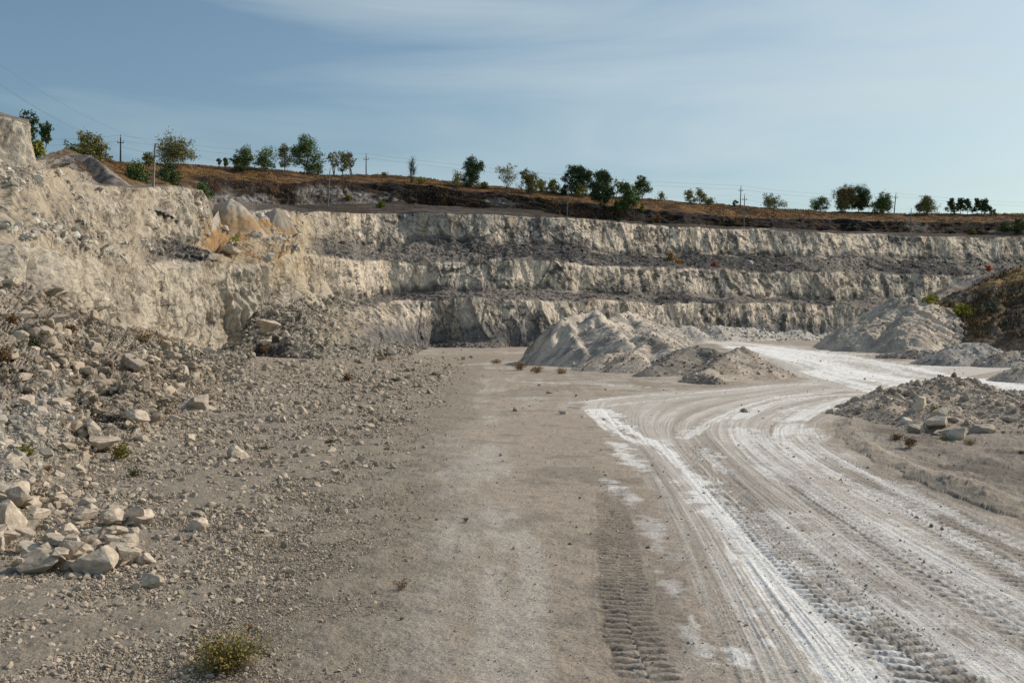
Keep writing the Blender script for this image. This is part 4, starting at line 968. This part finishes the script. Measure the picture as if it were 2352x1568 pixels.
# u, v base, v top, width, name, category, tone, density, shape, label
TREES = [
 (62, 340, 258, 62, 'dark_tree', DARK, 1.5, 'cone', 'tallest dark tree beside the pale rock tower at the left', 108),
 (105, 335, 274, 34, 'dark_tree', DARK, 1.2, 'column', 'narrow dark juniper-like tree right of the tallest dark tree', 115),
 (84, 366, 322, 40, 'yellow_bush', YELL, 1.0, 'bush', 'yellow-green bush at the foot of the dark trees beside the rock tower', 100),
 (205, 378, 314, 92, 'green_bush', OLIVE, 1.4, 'bush', 'broad green bush behind the grey spoil knoll at the upper left', 150),
 (240, 375, 350, 40, 'green_bush', OLIVE, .5, 'bush', 'low thin bush right of the broad green bush', 165),
 (400, 388, 322, 100, 'olive_tree', OLIVE, .85, 'vase', 'wide olive-brown tree behind the left pale pole', 0),
 (342, 385, 350, 34, 'olive_tree', OLIVE, .6, 'vase', 'small olive tree just left of the left pale pole', 0),
 (308, 425, 372, 58, 'dark_bush', GREEN, 1.3, 'bush', 'rounded dark bush on the grassy slope left of the left pale pole', 150),
 (383, 436, 386, 74, 'dark_bush', DARK, 1.5, 'bush', 'broad dark bush directly right of the left pale pole base', 170),
 (466, 462, 418, 42, 'dark_bush', GREEN, 1.3, 'bush', 'green bush on the rim where the left face drops away', 165),
 (505, 383, 364, 13, 'small_tree', OLIVE, .5, 'vase', 'tiny thin sapling on the crest, left of a pair', 0),
 (517, 383, 362, 12, 'small_tree', GREEN, 1.0, 'column', 'tiny dark sapling on the crest, right of a pair', 0),
 (557, 394, 337, 54, 'leafy_tree', GREEN, 1.2, 'bush', 'dense rounded green tree, leftmost of the crest row', 0),
 (610, 394, 342, 58, 'leafy_tree', GREEN, .75, 'round', 'low spreading tree, second of the crest row', 0),
 (654, 394, 329, 34, 'leafy_tree', OLIVE, .6, 'round', 'slender airy tree, third of the crest row', 0),
 (704, 400, 318, 76, 'leafy_tree', GREEN, .85, 'round', 'tallest tree of the crest row with open rounded crown and visible trunk', 0),
 (726, 394, 372, 40, 'green_bush', GREEN, .8, 'bush', 'low bush under the right side of the tallest crest tree', 0),
 (768, 400, 343, 36, 'thin_tree', SPARS, .35, 'vase', 'thin-leaved tree, left of a trio right of the tallest crest tree', 0),
 (787, 405, 345, 30, 'thin_tree', OLIVE, .6, 'round', 'straight-trunked dark tree, middle of the trio on the crest', 0),
 (806, 402, 341, 34, 'thin_tree', OLIVE, .5, 'vase', 'fan-shaped tree, right of the trio on the crest', 0),
 (945, 420, 352, 46, 'bare_tree', None, 0, 'vase', 'bare grey leafless tree standing alone on the crest', 0),
 (882, 408, 396, 22, 'green_bush', SPARS, .4, 'bush', 'tiny pale shrub left of the bare tree', 0),
 (965, 422, 408, 26, 'yellow_bush', YELL, .5, 'bush', 'tiny yellowish shrub at the foot of the bare tree', 0),
 (1048, 436, 390, 34, 'thin_tree', SPARS, .5, 'vase', 'thin yellowish tree leaning on the left of the single dark tree', 0),
 (1080, 432, 365, 56, 'dark_tree', DARK, 1.5, 'round', 'dark dense tree standing apart right of the bare tree', 0),
 (1112, 432, 420, 22, 'yellow_bush', YELL, .6, 'bush', 'tiny yellow shrub at the foot of the single dark tree', 0),
 (1164, 435, 380, 62, 'thin_tree', SPARS, .35, 'vase', 'wide sparse see-through tree with many stems on the crest', 0),
 (1211, 445, 391, 44, 'olive_tree', OLIVE, 1.1, 'bush', 'dense olive tree right of the wide see-through tree', 0),
 (1245, 441, 410, 34, 'yellow_bush', YELL, .9, 'bush', 'bright yellow-green bush, left of two on the crest', 0),
 (1272, 443, 411, 32, 'yellow_bush', YELL, 1.0, 'bush', 'bright yellow-green bush, right of two on the crest', 0),
 (1330, 450, 383, 62, 'dark_tree', DARK, 1.6, 'round', 'large dark green tree, left half of the big clump', 0),
 (1336, 452, 422, 30, 'yellow_bush', YELL, .7, 'bush', 'yellow-green shrub at the foot of the big dark clump', 0),
 (1383, 472, 386, 58, 'dark_tree', DARK, 1.8, 'bush', 'large dark green tree, right half of the big clump, reaching down the bank', 0),
 (1300, 446, 424, 24, 'dark_bush', DARK, .9, 'bush', 'small dark bush at the left foot of the big clump', 0),
 (1417, 450, 404, 24, 'yellow_bush', YELL, .35, 'column', 'thin yellow-leaved sapling right of the big dark clump', 0),
 (1440, 492, 414, 56, 'dark_tree', GREEN, 1.6, 'bush', 'green pointed tree low on the bank right of the big clump', 0),
 (1476, 460, 407, 40, 'leafy_tree', GREEN, 1.1, 'round', 'round-headed green tree right of the pointed bank tree', 0),
 (1514, 462, 440, 34, 'green_bush', SPARS, .5, 'bush', 'low thin shrub on the crest right of the round-headed tree', 0),
 (1585, 468, 432, 28, 'thin_tree', SPARS, .7, 'bush', 'thin yellowish shrub, left of three left of the dark pole', 0),
 (1608, 468, 431, 32, 'thin_tree', SPARS, .7, 'bush', 'thin upright shrub, middle of three left of the dark pole', 0),
 (1632, 470, 455, 26, 'thin_tree', SPARS, .6, 'bush', 'low pale shrub, right of three left of the dark pole', 0),
 (1690, 474, 458, 14, 'green_bush', OLIVE, .5, 'bush', 'wispy shrub just left of the dark double pole', 0),
 (1771, 479, 449, 48, 'olive_tree', OLIVE, .9, 'bush', 'rounded olive tree alone right of the dark double pole', 0),
 (1885, 484, 455, 44, 'leafy_tree', GREEN, 1.0, 'round', 'small green tree left of the big right-hand clump', 0),
 (1940, 486, 432, 50, 'olive_tree', RUST, 1.0, 'round', 'rust-tinged tree, left part of the big right-hand clump', 0),
 (1972, 487, 426, 56, 'dark_tree', DARK, 1.8, 'round', 'tallest dark tree of the big right-hand clump', 0),
 (2027, 490, 447, 54, 'leafy_tree', GREEN, 1.6, 'bush', 'rounded green tree at the right of the right-hand clump', 0),
 (1935, 486, 462, 40, 'green_bush', OLIVE, 1.0, 'bush', 'low olive bush below the rust-tinged tree', 0),
 (2127, 493, 451, 50, 'olive_tree', OLIVE, 1.2, 'bush', 'rounded olive tree alone left of the pines', 0),
 (2183, 493, 458, 24, 'pine_tree', DARK, 1.3, 'pine', 'dark pine, leftmost of the group near the right edge', 0),
 (2205, 493, 453, 22, 'pine_tree', DARK, 1.2, 'pine', 'dark pine, second of the group near the right edge', 0),
 (2222, 494, 455, 20, 'pine_tree', DARK, 1.2, 'pine', 'dark pine, third of the group near the right edge', 0),
 (2244, 494, 453, 22, 'pine_tree', DARK, 1.2, 'pine', 'dark pine, fourth of the group near the right edge', 0),
 (2262, 494, 456, 28, 'pine_tree', DARK, 1.5, 'pine', 'widest dark pine at the right end of the group', 0),
 (2283, 494, 480, 16, 'green_bush', SPARS, .5, 'bush', 'thin low shrub right of the pines', 0),
 (2305, 532, 508, 26, 'dark_bush', GREEN, 1.2, 'bush', 'dark bush on the bank, left of two at the right edge', 0),
 (2340, 536, 500, 34, 'dark_bush', GREEN, 1.2, 'bush', 'dark bush on the bank, right of two at the right edge', 0),
 (2230, 540, 524, 20, 'green_bush', OLIVE, .9, 'bush', 'small green shrub on the quarry rim near the right edge', 0),
 (1511, 512, 490, 12, 'yellow_bush', [(.45, .22, .03), (.35, .2, .04)], .9, 'column', 'small orange-yellow sapling at the bank foot above the rim', 0),
 (1497, 513, 500, 9, 'yellow_bush', [(.40, .18, .03), (.3, .2, .04)], .8, 'column', 'tiny orange sapling left of the orange-yellow one', 0),
 (1475, 488, 466, 12, 'yellow_bush', YELL, .6, 'column', 'yellow-green sapling on the grassy bank face', 0),
 (875, 478, 462, 18, 'yellow_bush', YELL, .8, 'bush', 'yellow shrub on the dark chalk-streaked bank', 0),
 (795, 462, 448, 16, 'yellow_bush', YELL, .5, 'bush', 'small yellow shrub higher on the dark bank', 0),
 (1420, 540, 528, 8, 'green_bush', GREEN, .8, 'bush', 'tiny dark shrub on the rim', 0),
]
for i, (u, v, vt, wd, nm, tone, dens, shp, lab, D) in enumerate(TREES):
    if D: p = at(u, v, D)
    else:
        c = int(np.argmin(np.abs(US-u))); cv = LPV[:, c]
        msk = (PH > 6.2) & (PH < 9.05); rr_ = np.where(msk)[0]; h_ = np.where(cv[rr_] <= v)[0]
        p = CLIFF[rr_[h_[0]], c].copy() if len(h_) else CLIFF[rr_[np.argmin(cv[rr_])], c].copy()
        pv = proj(p)[1]
    top_ = at(u, vt, p[1]); H = max(.6, top_[2]-p[2]); Wm = wd/FPX*p[1]*1.02; H *= .96
    cat = 'tree' if 'tree' in nm else 'bush'
    lf = .24 if p[1] > 140 else .2
    if dens and dens < .6: lf *= .8
    o = make_tree(nm, lab, cat, H, Wm, 3000+i, tone, dens, shp, .25, bare=(nm == 'bare_tree'), leaf=lf)
    o.location = p
# weeds and small plants ------------------------------------------------
def make_weed(name, label, H, Wd, seed, tone, n=60, leaf=.03, group=None, spread=1., cat='plant'):
    r = np.random.default_rng(seed); root = bpy.data.objects.new(name, None); COL.objects.link(root); root.empty_display_size = .1
    root['label'] = label; root['category'] = cat
    if group: root['group'] = group
    segs = []; cen = []
    for i in range(n):
        a = r.uniform(0, 2*np.pi); q = r.uniform(.1, 1)**.7; e = np.array([math.cos(a)*Wd/2*q*spread, math.sin(a)*Wd/2*q*spread, H*r.uniform(.3, 1.15)*(1-.3*q)])
        m = e*.5+np.array([0, 0, H*.12]); b0 = np.array([r.normal(0, .15*Wd), r.normal(0, .15*Wd), -.02]); w_ = max(.0015, H*.006)
        segs += [(b0, m, w_, w_*.7), (m, e, w_*.7, w_*.3)]
        k_ = 10; t = r.uniform(.3, 1.08, (k_, 1)); cen.append(np.where(t < .5, b0+(m-b0)*t*2, m+(e-m)*(t*2-1))+r.normal(0, leaf*.9, (k_, 3)))
    Vt, Ft = tubes(segs, 3); cc = np.tile(np.array([[.13, .09, .04]]), (len(Vt), 1))
    link('stems', new_mesh(name+'_stems', Vt, Ft, cc), M_LEAF, root)
    LV, LF, LC = leaves(np.concatenate(cen), leaf, tone, r, .35); link('foliage', new_mesh(name+'_leaves', LV, LF, LC, smooth=False), M_LEAF, root)
    return root
YG = [(.31, .25, .06), (.19, .19, .05), (.33, .21, .07), (.13, .15, .05)]
BR = [(.19, .10, .045), (.13, .08, .04), (.24, .14, .06)]
DG = [(.05, .07, .03), (.07, .09, .035)]
DRY = [(.33, .23, .12), (.26, .18, .10), (.38, .28, .16)]
WEEDS = [
 (520, 1535, 215, 88, YG, 230, .021, 'large yellow-green weed bush in the near left foreground gravel'),
 (572, 1450, 16, 34, BR, 8, .014, 'reddish dry stalk standing behind the large yellow-green weed'),
 (276, 1056, 48, 44, YG, 60, .05, 'yellow-green weed beside the flat-topped tan block'),
 (308, 1095, 34, 20, DG, 24, .03, 'small green weed in the rubble below the yellow-green tuft'),
 (922, 1352, 44, 26, BR, 26, .014, 'small reddish-brown dry weed on the bare gravel left of the centre lane'),
 (1068, 1198, 14, 12, DG, 8, .02, 'tiny dark sprig on the pale centre lane'),
 (757, 1019, 36, 12, DG, 30, .03, 'low dark green weed on the gravel in mid floor'),
 (605, 1034, 40, 12, DG, 30, .03, 'low green weed right of the rounded boulder on open gravel'),
 (462, 1178, 22, 12, DG, 16, .02, 'tiny green weed above the drum-shaped boulder'),
 (266, 1226, 24, 18, DG, 18, .02, 'green rosette in the gravel above the long low boulder'),
 (800, 874, 34, 17, BR, 50, .07, 'brown dry tuft on the middle of the floor'),
 (1195, 850, 36, 20, DRY, 50, .09, 'pale orange grass tuft at the left foot of the big spoil heap'),
 (1235, 856, 34, 16, DRY, 40, .09, 'dry tuft close against the foot of the big spoil heap'),
 (1290, 858, 30, 12, DRY, 36, .08, 'low dry tuft before the gravel apron of the big heap'),
 (875, 828, 44, 11, DRY, 44, .09, 'orange dry grass patch along the toe of the left talus'),
 (610, 812, 26, 18, BR, 36, .1, 'brown brush under the alcove boulders'),
 (15, 835, 44, 34, BR, 50, .08, 'rusty brown weed on the rubble at the left edge'),
 (80, 800, 30, 14, DG, 24, .08, 'dark green weed in the upper left rubble'),
 (165, 768, 34, 16, BR, 30, .09, 'brown and green weed at the top of the rubble slope'),
 (205, 785, 26, 14, DG, 24, .09, 'dark green weed right of the brown one at the rubble top'),
 (25, 742, 36, 14, BR, 30, .1, 'rusty weed near the face foot at the left edge'),
 (320, 790, 70, 34, DRY, 70, .10, 'pale orange dry grass in front of the left wall foot'),
 (370, 800, 60, 26, DRY, 60, .10, 'dry grass clump behind the upright slab boulder'),
 (245, 850, 30, 16, BR, 26, .07, 'brown dry tuft left of the large cracked boulder'),
 (60, 1045, 40, 18, YG, 30, .05, 'yellowish weed among stones below the left rubble'),
 (110, 1085, 22, 14, BR, 20, .03, 'orange-brown weed near the sandy slope'),
 (2060, 1012, 34, 18, BR, 40, .035, 'dry brown tuft at the left end of the debris mound foot'),
 (2090, 1025, 36, 20, BR, 44, .035, 'darker dry tuft at the roadside below the debris mound'),
 (2225, 1022, 40, 16, DRY, 36, .03, 'pale dry tuft in front of the debris mound boulders'),
 (2145, 938, 26, 14, YG, 26, .04, 'yellow weed growing high on the debris mound'),
 (2165, 1012, 22, 12, YG, 18, .03, 'small yellow weed at the foot of the debris mound'),
 (2345, 1045, 24, 10, DG, 16, .03, 'tiny dark weed on the rough ground at the right edge'),
 (1140, 835, 30, 9, DRY, 30, .09, 'small orange tuft by the thin white dust strip'),
 (1010, 868, 20, 8, DG, 20, .07, 'small dark sprig group on the mid floor'),
 (905, 877, 24, 8, DG, 24, .06, 'green patch right of the brown dry tuft'),
]
for i, (u, v, wd, h, tone, n, lf, lab) in enumerate(WEEDS):
    p = surface(u, v); o = make_weed('weed', lab, h/FPX*p[1], wd/FPX*p[1], 4000+i, tone, n, lf); o.location = p
WALL_WEEDS = [
 (665, 585, 16, 26, [(.5, .06, .03), (.35, .05, .03)], 20, .3, 'red-leaved sapling on the orange slope', 4, 150),
 (540, 565, 12, 22, [(.25, .32, .04)], 18, .25, 'bright green sprig left on the orange slope', 4, 136),
 (1540, 596, 9, 14, [(.45, .26, .04), (.35, .2, .05)], 24, .35, 'orange-yellow sapling on the upper bench', 4, 0),
 (1556, 606, 14, 7, [(.45, .26, .04)], 24, .3, 'low orange shrub beside the orange-yellow sapling on the bench', 4, 0),
 (1640, 610, 4, 6, [(.45, .08, .03)], 12, .3, 'tiny red sapling on the upper bench', 4, 0),
 (2270, 622, 6, 17, [(.5, .13, .08)], 16, .35, 'red-orange sapling on the upper bench near the right edge', 4, 0),
 (2135, 708, 28, 28, YELL, 60, .3, 'yellow bush at the join of the tall gravel heap and the overgrown hill', 0, 103),
 (2210, 722, 44, 18, YELL, 60, .28, 'yellow flowering brush on the overgrown hill', 0, 101),
 (2280, 722, 26, 30, [(.10, .12, .09), (.13, .15, .11)], 30, .25, 'grey-green spiky plant on the overgrown hill', 0, 100),
 (1960, 806, 10, 6, DG, 14, .12, 'dark speck of brush on the tall gravel heap', 0, 96),
]
for i, (u, v, wd, h, tone, n, lf, lab, seg, D) in enumerate(WALL_WEEDS[:-1]):
    p = at(u, v, D) if D else pick(u, v, 4, 5.2)
    o = make_weed('shrub', lab, h/FPX*p[1], wd/FPX*p[1], 4200+i, tone, n, lf, cat='shrub'); o.location = p
# dry grass on the hill top and bank: one mass nobody could count
def blades(name, P_, Hs, tone, label, seed, k=3, wfac=.16):
    r = np.random.default_rng(seed); n = len(P_); P_ = np.repeat(P_, k, 0)+np.concatenate([r.normal(0, .12, (n*k, 2)), np.full((n*k, 1), -.05)], 1); Hs = np.repeat(Hs, k)*r.uniform(.5, 1.2, n*k)
    a = r.uniform(0, 2*np.pi, n*k); w_ = Hs*wfac; d_ = np.stack([np.cos(a), np.sin(a), 0*a], -1)
    tip = P_+np.stack([r.normal(0, .3, n*k)*Hs, r.normal(0, .3, n*k)*Hs, Hs], -1)
    Vb = np.stack([P_-d_*w_[:, None], P_+d_*w_[:, None], tip], 1).reshape(-1, 3); F = np.arange(3*n*k).reshape(-1, 3)
    tn = np.asarray(tone)[r.integers(0, len(tone), n*k)]*r.uniform(.7, 1.3, (n*k, 1))
    return link(name, new_mesh(name, Vb, F, np.repeat(tn, 3, 0), smooth=False), M_LEAF, kind='stuff', label=label, category='dry grass')
GW = wt('G')+.35*wt('B')*(CLIFF[..., 2] > 0)
p_ = (ar*(GW*(PH[:, None] > 6.9)*(PH[:, None] < 9.6))[:-1, :-1]*vis).ravel()+0.0
crest = np.zeros_like(LPU[:-1, :-1]); crest[(PH[:-1] > 8.5) & (PH[:-1] < 9.4)] = .9
p_ = p_ + (crest*vis).ravel()*ss(100, 300, US)[None, :-1].repeat(Rn-1, 0).ravel(); p_ /= p_.sum()
i_ = RNG.choice(p_.size, 42000, p=p_); r_, c_ = np.divmod(i_, Cn-1); a = RNG.random((len(i_), 1))
GP = CLIFF[r_, c_]*(1-a)+CLIFF[r_+1, c_+1]*a
pat = n2(GP[:, 0]*.15, GP[:, 1]*.15, 700); kp = pat > -.55; GP = GP[kp]
blades('dry_grass', GP, .30*(1+.5*pat[kp])*np.clip(GP[:, 1]/200, .5, 1.3), [(.26, .15, .055), (.19, .11, .042), (.34, .22, .09), (.08, .05, .022)], 'orange-brown dry grass covering the hill above the quarry', 5)
Vh, ch = HEAPS[-11] if False else HEAPS[8]
ok = np.where((Vh[:, 2] > 2.2))[0]
q = n3(Vh[ok, 0]*.2, Vh[ok, 1]*.2, Vh[ok, 2]*.5, 705); ok = ok[(q > -.15)]
ii = RNG.choice(ok, min(len(ok), 9000)); GP = Vh[ii]
blades('hill_brush', GP, .28+.3*np.random.default_rng(1).random(len(GP)), [(.10, .065, .03), (.07, .05, .028), (.20, .13, .05), (.05, .05, .025)], 'brown brush over the dark spoil hill on the right', 6)
# ------------------------------------------------------------ power line poles and cables
def box_mesh(name, boxes):
    Vs, Fs = [], []
    for k, (x0, x1, y0, y1, z0, z1, tp) in enumerate(boxes):
        b = 8*k; cx_, cy_ = (x0+x1)/2, (y0+y1)/2
        for z, s_ in ((z0, 1), (z1, tp)):
            for x, y in ((x0, y0), (x1, y0), (x1, y1), (x0, y1)): Vs.append((cx_+(x-cx_)*s_, cy_+(y-cy_)*s_, z))
        Fs += [(b, b+3, b+2, b+1), (b+4, b+5, b+6, b+7)]+[(b+i, b+(i+1) % 4, b+4+(i+1) % 4, b+4+i) for i in range(4)]
    return new_mesh(name, Vs, Fs, smooth=False)
def make_pole(p, H, label, dark, lean, group, arm=True, w=.26):
    root = bpy.data.objects.new('utility_pole', None); COL.objects.link(root); root['label'] = label; root['category'] = 'utility pole'; root['group'] = group
    root.location = p; root.rotation_euler = (0, lean, 0); M_ = M_WOOD if dark else M_CONC
    link('post', box_mesh('post', [(-w/2, w/2, -w/2, w/2, -.6, H-.25, .62)]), M_, root)
    link('cap', box_mesh('cap', [(-.04, .04, -.04, .04, H-.25, H+.12, .8), (-.07, .07, -.07, .07, H+.12, H+.28, .7)]), M_WOOD, root)
    if arm:
        c = link('crossarm', box_mesh('crossarm', [(-.62, .62, -.05, .05, H-1.25, H-1.13, 1)]), M_WOOD if dark else M_CONC, root)
        for x in (-.55, .55):
            V_, F_ = tubes([((x, 0, H-1.13), (x, 0, H-.98), .03, .03), ((x, 0, H-.98), (x, 0, H-.82), .075, .055)], 8)
            link('insulator', new_mesh('insulator', V_, F_), M_WOOD, c)
    return root
def rim_point(u, v, lo, hi):
    c = int(np.argmin(np.abs(US-u))); rr_ = np.where((PH >= lo) & (PH <= hi))[0]; cv = LPV[rr_, c]; h_ = np.where(cv <= v)[0]
    return CLIFF[rr_[h_[0] if len(h_) else int(np.argmin(cv))], c].copy()
tips = {0: [], 1: []}
for u, vt, vb, du, lab in ((352, 335, 432, 4, 'pale concrete pole leaning above the left quarry rim'), (754, 390, 475, 4, 'pale pole on the bank below the trio of thin trees'),
                           (1302, 424, 494, 4, 'pale thin pole in front of the big dark tree clump'), (1708, 448, 520, 2, 'pole on the quarry rim just right of the dark double-armed pole'), (2090, 480, 533, 3, 'short pole on the quarry rim between the right-hand clump and the lone olive tree')):
    p = rim_point(u, vb, 6.0, 8.0); t = at(u+du, vt, p[1]); H = t[2]-p[2]
    make_pole(p, H, lab, False, math.atan2(t[0]-p[0], H), 'pale poles along the quarry rim'); tips[0].append(t)
for u, vt, vb, du, lab in ((277, 313, 368, 0, 'dark pole on the crest at the far left'), (840, 355, 398, 1, 'dark pole on the crest left of the bare tree'),
                           (1700, 428, 475, 2, 'dark double-armed pole on the crest in the right half'), (2054, 445, 488, 4, 'dark pole leaning right behind the right-hand tree clump')):
    p = rim_point(u, vb, 8.0, 9.2); t = at(u+du, vt, p[1]); H = t[2]-p[2]
    make_pole(p, H, lab, True, math.atan2(t[0]-p[0], H), 'dark poles along the crest'); tips[1].append(t)
def cable(pts, sag, rad, label, group, n=22):
    segs = []
    for a, b in zip(pts[:-1], pts[1:]):
        q = [a+(b-a)*t-np.array([0, 0, 4*sag*t*(1-t)]) for t in np.linspace(0, 1, n)]
        segs += [(q[i], q[i+1], rad, rad) for i in range(n-1)]
    V_, F_ = tubes(segs, 4); o = link('power_cable', new_mesh('power_cable', V_, F_), M_WIRE, label=label, category='power cable', group=group); return o
fr = [at(-260, -40, 70)]+tips[0]+[at(2560, 505, 300)]; bk = [at(-150, 300, 175)]+tips[1]+[at(2600, 470, 330)]
for k, (dx_, dz_, s_) in enumerate(((0, .15, 1.5), (-.55, -.85, 1.9), (.55, -.85, 2.6))):
    cable([q+np.array([dx_, 0, dz_]) for q in fr], s_, .0075, ('uppermost', 'middle', 'lowest, most slack')[k]+' cable strung between the pale rim poles', 'cables of the rim line')
for k, (dx_, dz_) in enumerate(((0, .2), (.5, -.85))):
    cable([q+np.array([dx_, 0, dz_]) for q in bk], 1.2, .015, ('upper', 'lower')[k]+' cable between the dark crest poles', 'cables of the crest line')
# ------------------------------------------------------------ rusty slatted panel in the alcove
p = at(633, 786, 108.5); root = bpy.data.objects.new('slatted_panel', None); COL.objects.link(root); root.location = p
root['label'] = 'small dark rusty slatted panel propped among the alcove boulders'; root['category'] = 'metal panel'; root.rotation_euler = (math.radians(-12), 0, math.radians(12))
link('frame', box_mesh('frame', [(-.4, -.34, -.05, .05, 0, .66, 1), (.34, .4, -.05, .05, 0, .66, 1), (-.34, .34, -.045, .045, .6, .66, 1), (-.34, .34, -.045, .045, 0, .06, 1)]), M_RUST, root)
link('slats', box_mesh('slats', [(-.335, .335, -.02, .02, .09+.1*i, .16+.1*i, 1) for i in range(5)]), M_RUST, root)
